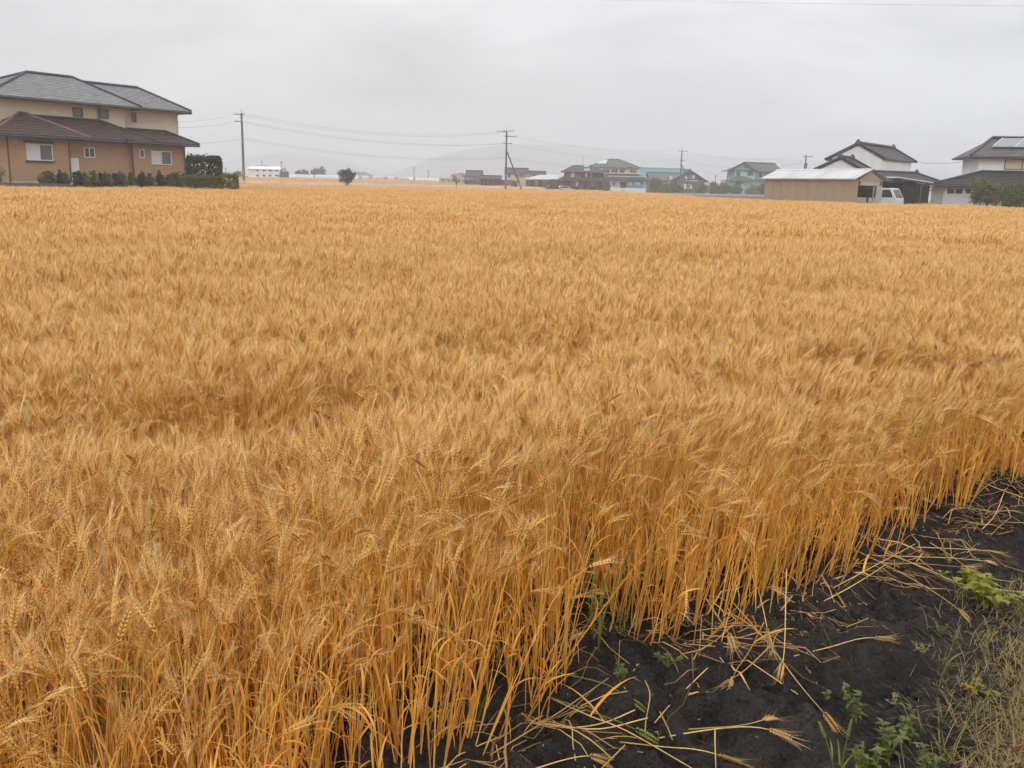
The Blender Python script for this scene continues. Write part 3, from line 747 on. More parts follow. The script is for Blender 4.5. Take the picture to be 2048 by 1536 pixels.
FALL = [
 ([(1466, 1205), (1537, 1287), (1600, 1370), (1647, 1425), (1690, 1478)], [.10, .05, .03, .02, .012], 'long pale straw lying across bare soil, its ear pointing to the leafy weeds', True, True),
 ([(1573, 1138), (1571, 1220), (1568, 1307), (1556, 1370)], [.22, .12, .04, .012], 'pale straw hanging from the wheat edge, ear down on the soil', True, False),
 ([(1588, 1312), (1660, 1294), (1729, 1276), (1805, 1279)], [.012, .014, .016, .012], 'short straw lying level on the soil with ear to the right', True, False),
 ([(1317, 1476), (1430, 1458), (1517, 1455), (1598, 1478)], [.02, .03, .03, .015], 'lower of two fallen straws side by side with ears to the right', True, False),
 ([(1307, 1464), (1400, 1457), (1486, 1450), (1566, 1428)], [.025, .035, .035, .02], 'upper of two fallen straws side by side with ears to the right', True, False),
 ([(1107, 1399), (1180, 1432), (1256, 1463), (1400, 1546)], [.05, .05, .04, .02], 'thick pale straw slanting down to the bottom of the picture', False, True),
 ([(980, 1510), (1102, 1435), (1160, 1396), (1217, 1356)], [.10, .06, .04, .03], 'thick straw with dry sheath slanting up from the wheat corner', False, True),
 ([(1240, 1484), (1330, 1494), (1409, 1502), (1525, 1538)], [.03, .03, .025, .015], 'fallen straw with sheath reaching the bottom of the picture', True, True),
 ([(1040, 1548), (1120, 1522), (1180, 1512), (1240, 1526)], [.02, .03, .03, .015], 'fallen straw at the bottom edge with a fine bearded ear', True, False),
 ([(1695, 1092), (1810, 1150), (1888, 1197), (1945, 1242)], [.14, .08, .05, .03], 'long straw falling across to the yellow green bush, lower of two', True, False),
 ([(1712, 1064), (1789, 1109), (1882, 1154), (1930, 1178)], [.16, .09, .06, .05], 'long straw falling across to the yellow green bush, upper of two', False, False),
 ([(1832, 1094), (1918, 1098), (1970, 1101), (2022, 1106)], [.06, .06, .05, .03], 'nearly level straw on the path side with ear at the right', True, False),
 ([(1746, 1111), (1878, 1115), (1940, 1119), (2002, 1126)], [.05, .06, .05, .03], 'level straw in the fallen bundle, just below the topmost', True, False),
 ([(1700, 1127), (1824, 1127), (1900, 1132), (1985, 1141)], [.04, .05, .05, .03], 'level straw lowest in the fallen bundle', True, False),
 ([(1640, 1190), (1726, 1144), (1780, 1115), (1830, 1088)], [.02, .05, .06, .08], 'straw slanting up to the right from the soil bay', False, True),
 ([(1648, 1202), (1690, 1180), (1740, 1150), (1775, 1126)], [.015, .03, .04, .05], 'shorter straw slanting up beside the soil bay', False, False),
 ([(1685, 1176), (1730, 1207), (1775, 1236)], [.03, .02, .012], 'short broken straw pointing down right below the bundle', False, False),
 ([(1672, 1185), (1700, 1225), (1735, 1252)], [.03, .02, .012], 'short bent straw pointing down below the bundle', False, False),
 ([(2000, 1044), (2030, 1045), (2075, 1045)], [.03, .03, .03], 'straw running out of the picture at the right edge', False, False),
 ([(1965, 1058), (1990, 1030), (2008, 985)], [.02, .08, .14], 'straw stub standing up at the corner of the path', False, False),
 ([(1955, 1010), (1964, 1040), (1968, 1075)], [.12, .06, .012], 'forked straw stub leaning on the soil at the path', False, False),
 ([(1410, 1194), (1440, 1240), (1462, 1275), (1476, 1322)], [.12, .07, .04, .012], 'straw bent down beside the wheat edge with its ear on the soil', True, False),
 ([(1507, 1150), (1522, 1200), (1534, 1255), (1545, 1310)], [.2, .12, .07, .012], 'thin straw drooping from the wheat with ear over the soil', True, False),
 ([(1545, 1287), (1490, 1340), (1450, 1365), (1425, 1388)], [.02, .025, .02, .012], 'straw lying towards the wheat with ear at lower left', True, False),
 ([(1530, 1240), (1500, 1300), (1470, 1345), (1455, 1392)], [.05, .04, .02, .012], 'bent straw with broken node and ear near the wheat foot', True, True),
 ([(1310, 1445), (1340, 1410), (1380, 1370), (1415, 1336)], [.015, .025, .03, .05], 'kinked straw rising right of the wheat foot', False, True),
 ([(1290, 1360), (1300, 1390), (1292, 1440), (1290, 1470)], [.10, .07, .03, .012], 'short upright broken stub in the soil', False, False),
 ([(1430, 1460), (1430, 1490), (1432, 1540)], [.03, .02, .012], 'short straw crossing down under two fallen ears', False, False),
 ([(1320, 1424), (1335, 1455), (1345, 1480)], [.03, .02, .012], 'short straw piece crossing the fallen pair near its left end', False, False),
 ([(1250, 1490), (1215, 1525), (1190, 1550)], [.03, .02, .012], 'leafy straw piece pointing to the bottom edge', False, True),
 ([(1270, 1420), (1210, 1445), (1150, 1455), (1090, 1452)], [.02, .025, .025, .03], 'straw lying left along the wheat foot', False, True),
 ([(1295, 1436), (1200, 1458), (1110, 1450), (1060, 1446)], [.02, .025, .025, .03], 'second straw lying left along the wheat foot', False, False),
 ([(1860, 1085), (1900, 1110), (1960, 1150), (2030, 1165)], [.05, .05, .04, .02], 'brown straw curving right behind the yellow green bush', False, False),
 ([(1770, 1105), (1860, 1140), (1930, 1170), (2055, 1185)], [.05, .05, .04, .02], 'brown straw sweeping right to the picture edge', False, False),
 ([(1960, 960), (1990, 975), (2060, 1000)], [.05, .05, .03], 'straw sticking out of the farther wheat edge', False, False),
]
for pts, lf, lab, ear, leaf in FALL: fallen(pts, lf, lab, ear, leaf=leaf)
fallen([(1100, 1342), (1205, 1366), (1250, 1392), (1306, 1428)], [.06, .06, .04, .02], 'green grass stalk bending over the soil notch, upper of two', True, green=True)
fallen([(1095, 1393), (1215, 1435), (1270, 1458), (1330, 1488)], [.05, .06, .04, .025], 'green grass stalk bending over the soil notch, lower of two', True, green=True)

# flattened straw: too tangled to count
M_LITTER = wm('muddy_straw', (0.15, 0.09, 0.04), (0.58, 0.36, 0.14), 1.0, 0.1)
mb = MB(); rs = random.Random(5); tn_ = []
for k in range(700):
    if k < 240:
        a = rs.uniform(0, 6.28); q = math.sqrt(rs.random()); x, y = 2.35 + 0.95 * q * math.cos(a), 5.45 + 0.42 * q * math.sin(a)
    elif k < 370: x, y = 2.85 + rs.gauss(0, .4), 4.95 + rs.gauss(0, .28)
    else: x = rs.uniform(-0.2, 3.2); y = float(edge_y(x)) + rs.gauss(0.0, 0.11)
    L_ = rs.uniform(0.06, 0.4); th = rs.gauss(-0.1, 0.9); z = float(soil_h(x, y)) + rs.uniform(0.002, 0.03)
    c = Vector((x, y, z)); p = [c]; kink = rs.choice((0, 0, rs.uniform(-1.4, 1.4)))
    for j in range(4):
        th += rs.gauss(0, .12) + (kink if j == 2 else 0)
        q_ = p[-1] + Vector((math.cos(th), math.sin(th), 0)) * (L_ / 4); q_.z = float(soil_h(q_.x, q_.y)) + (z - float(soil_h(x, y))) * (1 - j / 4) + .003; p.append(q_)
    n_v0 = len(mb.v)
    if k % 3: mb.tube(p, rs.uniform(0.0011, 0.0021), 3, cap=False)
    else: mb.ribbon(p, [rs.uniform(.004, .008) * f for f in (.7, 1, 1, .8, .2)], (math.sin(th), -math.cos(th), rs.uniform(-.5, .5)))
    tn_ += [rs.random()] * (len(mb.v) - n_v0)
tag(build('straw_litter', mb, M_LITTER, tint=tn_), 'tangle of flattened broken straw on the soil', 'straw', kind='stuff')
# chaff and pale crumbs on the soil
mb = MB(); tn_ = []
for k in range(1500):
    x = rs.uniform(-0.3, 3.4); y = float(edge_y(x)) - abs(rs.gauss(0, 0.6))
    if y < 1.9: continue
    z = float(soil_h(x, y)) + 0.003; s_ = rs.uniform(0.0008, 0.0028); a = rs.uniform(0, 6.28); l_ = s_ * rs.choice((1, 1, 2, 4, 8))
    u_ = Vector((math.cos(a), math.sin(a), rs.uniform(-.3, .3))) * l_; v_ = Vector((-math.sin(a), math.cos(a), rs.uniform(-.3, .3))) * s_
    c = Vector((x, y, z)); mb.quad(c - u_, c - v_ * .6, c + u_, c + v_ * .6); tn_ += [rs.random() ** 2] * 4
tag(build('chaff', mb, M_LITTER, tint=tn_), 'pale chaff flecks scattered on the dark soil', 'chaff', kind='stuff')
# crumbs and clods of earth
ico = [(0, 0, 1), (.894, 0, .447), (.276, .851, .447), (-.724, .526, .447), (-.724, -.526, .447), (.276, -.851, .447), (.724, .526, -.447), (-.276, .851, -.447), (-.894, 0, -.447), (-.276, -.851, -.447), (.724, -.526, -.447), (0, 0, -1)]
icf = [(0, 1, 2), (0, 2, 3), (0, 3, 4), (0, 4, 5), (0, 5, 1), (1, 6, 2), (2, 7, 3), (3, 8, 4), (4, 9, 5), (5, 10, 1), (2, 6, 7), (3, 7, 8), (4, 8, 9), (5, 9, 10), (1, 10, 6), (6, 11, 7), (7, 11, 8), (8, 11, 9), (9, 11, 10), (10, 11, 6)]
mb = MB()
for k in range(5200):
    x = rs.uniform(-0.3, 4.0); y = rs.uniform(1.9, 6.4)
    if y > float(edge_y(x)) + .1 or float(vnoise(x * 3.1, y * 3.1, 12)) < rs.uniform(.15, .8): continue
    r_ = 0.004 + 0.022 * rs.random() ** 4; z = float(soil_h(x, y)) + r_ * .2; sq_ = rs.uniform(.6, 1)
    mb.add([(x + a * r_ * rs.uniform(.7, 1.25), y + b * r_ * rs.uniform(.7, 1.25), z + c * r_ * sq_ * rs.uniform(.7, 1.2)) for a, b, c in ico], icf)
tag(build('soil_crumbs', mb, MATS['soil']), 'loose crumbs and clods of dark earth', 'soil', kind='stuff')

# weeds
mat('weed_green', (0.17, 0.20, 0.04), 0.55, col2=(0.075, 0.095, 0.022), scale=25, transl=0.3, spec=0.4)
mat('weed_yellow', (0.34, 0.33, 0.045), 0.6, col2=(0.20, 0.22, 0.03), scale=30, transl=0.3)
mat('weed_mustard', (0.36, 0.25, 0.03), 0.6, col2=(0.19, 0.16, 0.03), scale=30, transl=0.3)
mat('dry_grass', (0.34, 0.25, 0.10), 0.8, col2=(0.19, 0.16, 0.07), scale=8, transl=0.2)
mat('seed_green', (0.30, 0.30, 0.09), 0.7, var=0.3, scale=60); mat('seed_pale', (0.62, 0.50, 0.24), 0.7, var=0.25, scale=60)
mat('blade_green', (0.20, 0.24, 0.04), 0.55, var=0.3, scale=12, transl=0.3)
def lance(mb, p, d, up, L_, w_, bend=0.25):
    d = d.normalized(); s_ = d.cross(up).normalized(); nrm = s_.cross(d)
    a = p; b = p + d * L_ * 0.45 + nrm * L_ * 0.08; c = p + d * L_ - nrm * L_ * bend
    mb.add([a, b - s_ * w_ + nrm * w_ * .4, b, b + s_ * w_ + nrm * w_ * .4, c], [(0, 1, 2), (0, 2, 3), (1, 4, 2), (2, 4, 3)])
def weed(px_, py_, h, nst, leafL, m, label, name='leafy_weed', cat='weed', spread=0.5, wr=0.2, sd=1):
    rs = random.Random(sd * 77 + int(px_)); b0 = G(px_, py_)
    e = empty(name, b0, label, cat); st = MB()
    for k in range(nst):
        az = rs.uniform(0, 6.28); ln = h * rs.uniform(0.55, 1.0); t = rs.uniform(0.05, spread)
        pts = [b0 + Vector((math.cos(az) * t * ln * f ** 1.2, math.sin(az) * t * ln * f ** 1.2, ln * f * (1 - .2 * t * f))) for f in (0, .25, .5, .75, 1)]
        st.tube(pts, [.0018, .0016, .0014, .0011, .0008], 4, cap=False)
        lf = MB()
        for i in range(1, 5):
            for q in range(2 if i < 4 else 4):
                a = rs.uniform(0, 6.28); d = Vector((math.cos(a), math.sin(a), rs.uniform(0.15, 0.9)))
                lance(lf, pts[i], d, Vector((0, 0, 1)), leafL * rs.uniform(.55, 1.1) * (0.7 if i == 4 else 1), leafL * wr * rs.uniform(.8, 1.2), rs.uniform(0, .3))
        build('leaf_spray', lf, m, e)
    build('stem', st, M_GREENSTEM, e)
    return e
weed(1712, 1445, 0.10, 5, 0.037, MATS['weed_green'], 'leafy green weed highest of the clump beside the long fallen ear', sd=1)
weed(1765, 1535, 0.13, 9, 0.036, MATS['weed_green'], 'bushy green weed with lance leaves at the bottom edge', sd=2)
weed(1815, 1495, 0.11, 6, 0.034, MATS['weed_green'], 'green weed right of the bushy one, darker stems', sd=3)
weed(1725, 1570, 0.11, 7, 0.036, MATS['weed_green'], 'green weed cut by the bottom edge of the picture', sd=4)
weed(1850, 1552, 0.08, 6, 0.032, MATS['weed_green'], 'small green weed at the bottom edge near the red stick', sd=5)
weed(1655, 1400, 0.025, 1, 0.026, MATS['weed_green'], 'tiny two leaved seedling alone on the soil', name='seedling', sd=6, wr=.28)
weed(1612, 1275, 0.02, 1, 0.018, MATS['weed_green'], 'tiny seedling under the level fallen ear', name='seedling', sd=7, wr=.28)
weed(1930, 1460, 0.02, 1, 0.02, MATS['weed_green'], 'tiny seedling by the dry grass at right', name='seedling', sd=8, wr=.28)
weed(1968, 1215, 0.12, 18, 0.042, MATS['weed_yellow'], 'yellow green lobed bush on the path edge', name='broadleaf_weed', spread=1.4, wr=.38, sd=9)
weed(1930, 1175, 0.08, 5, 0.035, MATS['weed_yellow'], 'sprawling yellow green weed in the straw behind the bush', name='broadleaf_weed', spread=1.2, wr=.35, sd=10)
weed(1950, 1395, 0.06, 8, 0.028, MATS['weed_mustard'], 'mustard yellow weed in the dry grass', name='broadleaf_weed', spread=1.4, wr=.36, sd=11)
weed(1880, 1275, 0.06, 6, 0.015, MATS['weed_green'], 'fine feathery green weed below the yellow green bush', spread=1.0, sd=12)
weed(1335, 1335, 0.06, 6, 0.022, MATS['weed_green'], 'dark green weed at the foot of the wheat by the soil bay', spread=.9, sd=13)
weed(1240, 1365, 0.05, 5, 0.024, MATS['weed_green'], 'low green weed at the wheat foot above the bending grass', spread=1.0, sd=14)
weed(1790, 1415, 0.045, 6, 0.014, MATS['dry_grass'], 'small withered weed between seedling and seed spike', spread=1.2, sd=15)
weed(1845, 1310, 0.05, 6, 0.014, MATS['dry_grass'], 'withered feathery weed on the soil right of the level ear', spread=1.2, sd=16)
weed(2010, 960, 0.05, 5, 0.02, MATS['weed_green'], 'green weed at the foot of the farther wheat edge', spread=1.0, sd=17)
def spike_grass(p0, p1, label, seedm, headL=0.06, headR=0.0035, blades=3, group=None, bend=0.15, sd=1, bm_=None, sm_=None):
    """a grass flowering stem from p0 up to p1, with a seed spike and blades"""
    rs = random.Random(sd); p0, p1 = Vector(p0), Vector(p1); L_ = (p1 - p0).length
    dirv = (p1 - p0).normalized(); sag = Vector((dirv.x, dirv.y, 0)) * bend * L_
    path = [p0 + (p1 - p0) * f - sag * 0.5 * math.sin(f * math.pi) for f in (0, .2, .4, .6, .8, 1)]
    e = empty('seed_spike_plant', p0, label, 'grass', group)
    build('stem', MB().tube(path, [.0016, .0015, .0014, .0012, .001, .0008], 4, cap=False), sm_ or M_GREENSTEM, e)
    hd = MB(); d = (path[-1] - path[-2]).normalized(); x = d.cross(Vector((.2, .3, .9))).normalized(); y = d.cross(x)
    nn = int(headL / 0.0032)
    for i in range(nn):
        f = i / nn; rr = headR * (0.6 + 0.4 * math.sin(math.pi * min(1, f * 1.2 + .1)))
        for k in range(3):
            a = k * 2.09 + i * 0.9; o = (x * math.cos(a) + y * math.sin(a)); c = path[-1] - d * headL * (1 - f) + o * rr
            t = (o + d).normalized() * 0.0045; s_ = o.cross(d) * 0.0018
            hd.add([c - t * .5, c + s_, c + o * .0012, c - s_, c + t], [(0, 1, 2), (0, 2, 3), (1, 4, 2), (2, 4, 3)])
    build('seed_head', hd, seedm, e)
    for k in range(blades):
        az = rs.uniform(0, 6.28); pp = leaf_path(rs, path[rs.choice((0, 0, 1))], az, L_ * rs.uniform(.35, .7), .12, rs.uniform(.3, 1.6))
        build('blade', MB().ribbon(pp, [.006 * q for q in (.7, 1, 1, .9, .7, .4, .05)], (-math.sin(az), math.cos(az), .1)), bm_ or MATS['blade_green'], e)
    return e
def tip_at(base, px_, py_):
    """point above ground seen at the pixel, at the base's distance"""
    return at(px_, py_, base[1])
for j, (bx, by, tx_, ty_, lab, sm) in enumerate([
    (1668, 1540, 1638, 1443, 'green seed spike leaning left at the bottom, nearest the fallen ear', 'seed_green'),
    (1678, 1560, 1703, 1438, 'green seed spike leaning right at the bottom, crossing another', 'seed_green'),
    (1722, 1560, 1726, 1482, 'short green seed spike left of the bushy weed', 'seed_green'),
    (1878, 1372, 1921, 1249, 'green seed spike standing alone before the dry grass', 'seed_green'),
    (1890, 1530, 1962, 1400, 'tall green seed spike leaning right at the lower right', 'seed_green'),
    (1878, 1500, 1876, 1395, 'thin reddish stem beside the lower right spike', 'dry_grass'),
    (1918, 1215, 1885, 1092, 'blue green grass spike rising above the fallen bundle', 'seed_green')]):
    b0 = G(bx, by); spike_grass(b0, tip_at(b0, tx_, ty_), lab, MATS[sm], 0.05, .003, 2, sd=j + 3)
for j, (bx, by, tx_, ty_, lab) in enumerate([
    (265, 1560, 300, 1000, 'tall pale timothy like spike in the near wheat, centre of three'), (255, 1570, 205, 1080, 'tall pale spike in the near wheat, left of three'),
    (270, 1580, 318, 1085, 'tall pale spike in the near wheat, right of three'), (165, 1590, 152, 1350, 'pale short spike low in the left corner wheat'),
    (180, 1600, 185, 1330, 'pale green short spike low in the left corner wheat'), (250, 1600, 385, 1385, 'pale spike bending right low in the left corner wheat'),
    (395, 1560, 490, 1170, 'thin pale seed spike leaning right in the near wheat'), (1185, 1330, 1250, 1135, 'green panicle grass at the soil notch'),
    (70, 1500, 55, 800, 'pale grass spike standing over the wheat at far left')]):
    b0 = gnd(bx, by); b0 = Vector((b0[0], b0[1], float(soil_h(b0[0], b0[1]))))
    spike_grass(b0, tip_at(b0, tx_, ty_), lab, MATS['seed_pale' if j != 7 else 'seed_green'], 0.11 if j < 3 else 0.07, .0042, 4, sd=j + 30, bend=.1, sm_=M_STRAW)
for j, (bx, by, h_) in enumerate([(430, 1500, .5), (690, 1450, .5), (950, 1500, .35), (1180, 1320, .35), (1195, 1340, .3), (480, 1480, .45), (590, 1400, .5), (1240, 1300, .3)]):
    b0 = gnd(bx, by); b0 = Vector((b0[0], b0[1], float(soil_h(b0[0], b0[1])))); rs = random.Random(j)
    e = empty('green_grass_tuft', b0, ['green grass blades at the left of the near wheat', 'green grass blades low in the near wheat, centre left', 'green blades low beside the wheat corner', 'bright green blades at the soil notch, left tuft', 'bright green blades at the soil notch, right tuft', 'green grass blades right of the leftmost green tuft', 'green blades behind the bent pale ear', 'green blades at the wheat foot right of the notch'][j], 'grass')
    for k in range(4):
        az = rs.uniform(0, 6.28); pp = leaf_path(rs, b0, az, h_ * rs.uniform(.5, 1.1), .08, rs.uniform(.1, 1.6))
        build('blade', MB().ribbon(pp, [.007 * q for q in (.7, 1, 1, .9, .7, .4, .05)], (-math.sin(az), math.cos(az), .1)), MATS['blade_green'], e)
# dry grass mat along the path
mb = MB(); rs = random.Random(21)
for k in range(9000):
    px_, py_ = rs.uniform(1780, 2140), rs.uniform(1180, 1580)
    lim = 1995 - (py_ - 1180) * 0.14 + rs.gauss(0, 75)
    if px_ < lim: continue
    b0 = G(px_, py_); az = rs.uniform(0, 6.28); pp = leaf_path(rs, b0, az, rs.uniform(.03, .11), rs.uniform(.3, 1.2), rs.uniform(.3, 1.2), 3)
    mb.ribbon(pp, [.0018, .0018, .0014, .0003], (-math.sin(az), math.cos(az), 0))
tag(build('dry_grass', mb, MATS['dry_grass']), 'mat of fine withered grass at the lower right', 'grass', kind='stuff')
# reddish stick
p0, p1, p2 = G(1995, 1512, .01), G(2030, 1500, .015), G(2090, 1490, .02)
mat('red_bark', (0.13, 0.035, 0.02), 0.6, var=0.4, scale=40, bump=.4, bscale=120)
st = build('stick', MB().tube([p0, p1, p2], [.006, .009, .011], 8), MATS['red_bark'], None, smooth=True)
tag(st, 'reddish brown stick entering at the lower right corner', 'stick')

# ================================================================== FOLIAGE
mat('leaf_dark', (0.045, 0.065, 0.018), 0.6, col2=(0.018, 0.030, 0.010), scale=1.5, transl=0.15); mat('leaf_olive', (0.17, 0.175, 0.036), 0.6, col2=(0.065, 0.08, 0.018), scale=1.5, transl=0.2)
mat('leaf_mid', (0.14, 0.20, 0.04), 0.6, col2=(0.05, 0.08, 0.018), scale=1.3, transl=0.2); mat('leaf_light', (0.24, 0.26, 0.08), 0.6, col2=(0.12, 0.14, 0.04), scale=1.5, transl=0.2)
mat('bark', (0.07, 0.055, 0.04), 0.9, var=0.4, scale=8)
def leaf_cloud(blobs, n, size, seed, shell=0.3):
    """leaf faces spread through ellipsoids, denser in clumps, uneven outside"""
    r_ = np.random.default_rng(seed); V = []
    vol = np.array([b[3] * b[4] * b[5] for b in blobs]); cnt = np.maximum(8, (n * vol / vol.sum()).astype(int))
    for b, c in zip(blobs, cnt):
        k = max(3, c // 14); d = r_.normal(size=(k, 3)); d /= np.linalg.norm(d, axis=1)[:, None]
        cen = d * (r_.uniform(shell, 1.0, (k, 1))) * np.array(b[3:6]) + np.array(b[:3])
        pts = cen[r_.integers(0, k, c)] + r_.normal(size=(c, 3)) * np.array(b[3:6]) * 0.17
        V.append(pts)
    P = np.concatenate(V); m = len(P)
    a = r_.normal(size=(m, 3)); a /= np.linalg.norm(a, axis=1)[:, None]
    b = np.cross(a, r_.normal(size=(m, 3))); b /= np.linalg.norm(b, axis=1)[:, None]
    s1 = size * r_.uniform(.6, 1.3, (m, 1)); s2 = s1 * .55
    Q = np.stack([P - a * s1, P - b * s2, P + a * s1, P + b * s2], 1).reshape(-1, 3)
    return Q, np.arange(4 * m).reshape(-1, 4)
def foliage(name, parent, Q, F4, m):
    o0 = np.array(origin_of(parent)); o = bpy.data.objects.new(name, np_mesh(name, Q - o0, F4, [m])); link(o, parent); return o
def tree(name, base, blobs, n, size, m, label, cat='tree', trunk_r=0.12, group=None, seed=1, top=None):
    e = empty(name, base, label, cat, group); base = Vector(base)
    c = Vector(np.mean([b[:3] for b in blobs], axis=0)); tp = top or Vector((c.x, c.y, c.z))
    t = MB(); t.tube([base, base.lerp(tp, .5) + Vector((trunk_r * .6, 0, 0)), tp], [trunk_r, trunk_r * .75, trunk_r * .4], 6)
    for b in blobs:
        q = Vector(b[:3]); s_ = base.lerp(tp, .55); t.tube([s_, s_.lerp(q, .6) + Vector((0, 0, .05)), q], [trunk_r * .45, trunk_r * .3, trunk_r * .12], 5)
    build('trunk', t, MATS['bark'], e)
    foliage('crown', e, *leaf_cloud(blobs, n, size, seed), m)
    return e
def tree_px(name, x0, x1, y0, y1, D, n, m, label, cat='tree', zb=0.3, lobes=5, size=None, seed=1, trunk_r=0.12, group=None, low=0.25):
    """a tree filling the given outline when seen at distance D"""
    r_ = random.Random(seed * 13 + int(x0)); a = at(x0, (y0 + y1) / 2, D); b = at(x1, (y0 + y1) / 2, D); zt = at((x0 + x1) / 2, y0, D)[2]
    xc = (a[0] + b[0]) / 2; wd = (b[0] - a[0]) / 2; H_ = zt - zb; z0 = zb + H_ * low; hh = (zt - z0) / 2
    bl = [(xc, D, z0 + hh, wd * .85, wd * .7, hh * .85)]
    for k in range(lobes):
        an = r_.uniform(0, 6.28); bl.append((xc + wd * .5 * math.cos(an), D + wd * .45 * math.sin(an), z0 + hh * (1 + r_.uniform(-.55, .5)), wd * r_.uniform(.46, .6), wd * .5, hh * r_.uniform(.42, .58)))
    return tree(name, (xc, D, zb), bl, n, size or wd * .09, m, label, cat, trunk_r, group, seed)

# ================================================================== HOUSE ON THE LEFT
fr = Fr(-30.6, 57.0, 54.6)
lot = box(fr, None, 'house_lot', -14, 15.8, -2.9, 22, -0.15, 0.62, MATS['lot_gravel']); tag(lot, 'raised gravel ground around the brown and cream house', 'ground', kind='structure')
H1 = empty('tan_house', fr.W(6, 0, .62), 'two storey house, cream above and tan brick below, under grey tiled hip roofs', 'house')
box(fr, H1, 'lower_wall', 0.15, 3.9, 0.0, 8.0, .95, 3.75, MATS['brick_tan']); box(fr, H1, 'lower_wall', 3.9, 8.35, 0.35, 8.0, .95, 3.75, MATS['brick_tan']); box(fr, H1, 'lower_wall', 8.35, 12.35, 0.12, 8.0, .95, 3.75, MATS['brick_tan'])
box(fr, H1, 'foundation', 0.19, 12.31, 0.40, 7.9, .62, .949, MATS['concrete']); box(fr, H1, 'foundation', 0.05, 3.95, -0.06, .40, .62, 1.1, MATS['concrete'])
box(fr, H1, 'wing_wall', -7.5, 0.14, 3.0, 8.0, .62, 3.75, MATS['cream_render'])
box(fr, H1, 'upper_wall', fr.uz(-14, 220, 2.0)[0], 9.12, 2.0, 9.2, 3.6, 6.08, MATS['cream_render']); box(fr, H1, 'upper_wall', 9.12, 13.6, 2.5, 9.0, 3.6, 6.1, MATS['cream_render'])
hip_roof(fr, H1, fr.uz(-26, 191, 1.25)[0], 9.98, 1.25, 10.0, 6.17, 8.05, 4.4, 7.6, MATS['tile_grey'], MATS['tile_trim'], vr=5.5, n=15, gut=MATS['trim_dark'], thick=.14)
hip_roof(fr, H1, 6.0, 14.3, 1.75, 9.8, 6.22, 7.83, 8.2, 12.6, MATS['tile_grey'], MATS['tile_trim'], vr=5.6, n=14, gut=MATS['trim_dark'], thick=.14)
W = fr.W
# lower roofs: left hipped front, middle and right lean-to roofs against the upper wall
def lean_to(parent, u0, u1, t0, t1, v0, v1, ze, zt, m, rm, n=8, hipl=True):
    mb = MB(); slope(mb, W(u0, v0, ze), W(u1, v0, ze), W(t1, v1, zt), W(t0, v1, zt), n, thick=.14)
    if u1 > t1 + .2: slope(mb, W(u1, v0, ze), W(u1, v1, ze), W(t1, v1, zt), W(t1, v1, zt), n, thick=.14)
    if t0 > u0 + .2: slope(mb, W(u0, v1, ze), W(u0, v0, ze), W(t0, v1, zt), W(t0, v1, zt), n, thick=.14)
    r_ = build('lower_roof', mb, m, parent); up = np.array([0, 0, .05])
    if u1 > t1 + .2: cap(r_, 'hip_cap', [np.array(W(u1, v0, ze)) + up, np.array(W(t1, v1, zt)) + up], .08, rm)
    if t0 > u0 + .2: cap(r_, 'hip_cap', [np.array(W(u0, v0, ze)) + up, np.array(W(t0, v1, zt)) + up], .08, rm)
    cap(r_, 'ridge_cap', [np.array(W(t0, v1 - .05, zt)) + up, np.array(W(t1, v1 - .05, zt)) + up], .08, rm)
    cap(r_, 'gutter', [np.array(W(u0, v0, ze)) - [0, 0, .1], np.array(W(u1, v0, ze)) - [0, 0, .1]], .08, MATS['trim_dark'])
    return r_
mat('cap_brown', (0.15, 0.10, 0.075), 0.7)
lean_to(H1, 2.0, 10.2, 2.6, 7.25, -0.40, 1.97, 3.83, 5.10, MATS['tile_brown'], MATS['tile_trim'])
lean_to(H1, fr.uz(-16, 268, -.66)[0], 5.0, 1.9, 2.3, -0.66, 1.96, 3.84, 5.22, MATS['tile_brown'], MATS['cap_brown'])
lean_to(H1, 7.6, 13.2, 8.9, 12.55, -0.52, 2.40, 3.835, 4.72, MATS['tile_brown'], MATS['tile_trim'], 6)
box(fr, H1, 'wing_roof', -8.0, 0.1, 2.4, 3.0, 3.76, 3.9, MATS['tile_brown'])
PD, PC, PG = MATS['pane_dark'], MATS['pane_curtain'], MATS['pane_grey']
window(fr, H1, 1.2, 2.72, 2.42, 3.3, 0.0, pm=[PC, PG], sill=True); window(fr, H1, 5.1, 5.72, 2.72, 3.26, 0.35, pm=[PD, PD], sill=False)
window(fr, H1, 8.92, 9.17, 2.85, 3.28, 0.12, pm=[PG], split=False); window(fr, H1, 9.8, 11.25, 2.44, 3.24, 0.12, pm=[PC, PG])
mat('shutter_brown', (0.10, 0.065, 0.05), .6)
box(fr, H1, 'shutter_box', 1.05, 2.87, -0.15, -0.002, 3.40, 3.56, MATS['shutter_brown'])
for a, b, c, d, vv in ((5.48, 6.03, 5.34, 5.80, 2.0), (7.34, 7.88, 5.34, 5.84, 2.0), (10.02, 10.24, 5.30, 5.82, 2.5)): window(fr, H1, a, b, c, d, vv, fm=MATS['sash_dark'], pm=[PG], split=False)
window(fr, H1, -1.2, -0.3, 1.9, 2.9, 3.0, pm=[PG, PG])
mat('door_white', (0.66, 0.65, 0.63), .5); dr_ = box(fr, H1, 'door', 3.98, 4.62, 0.27, 0.352, .95, 2.6, MATS['door_white']); box(fr, dr_, 'door_handle', 4.5, 4.55, 0.22, .268, 1.7, 1.86, MATS['steel_dark'])
for u_, v_ in ((0.0, -.1), (3.86, .0), (8.3, .05), (12.35, .05)): cap(H1, 'downpipe', [W(u_, v_, .64), W(u_, v_, 3.7)], .055, MATS['shutter_brown'])
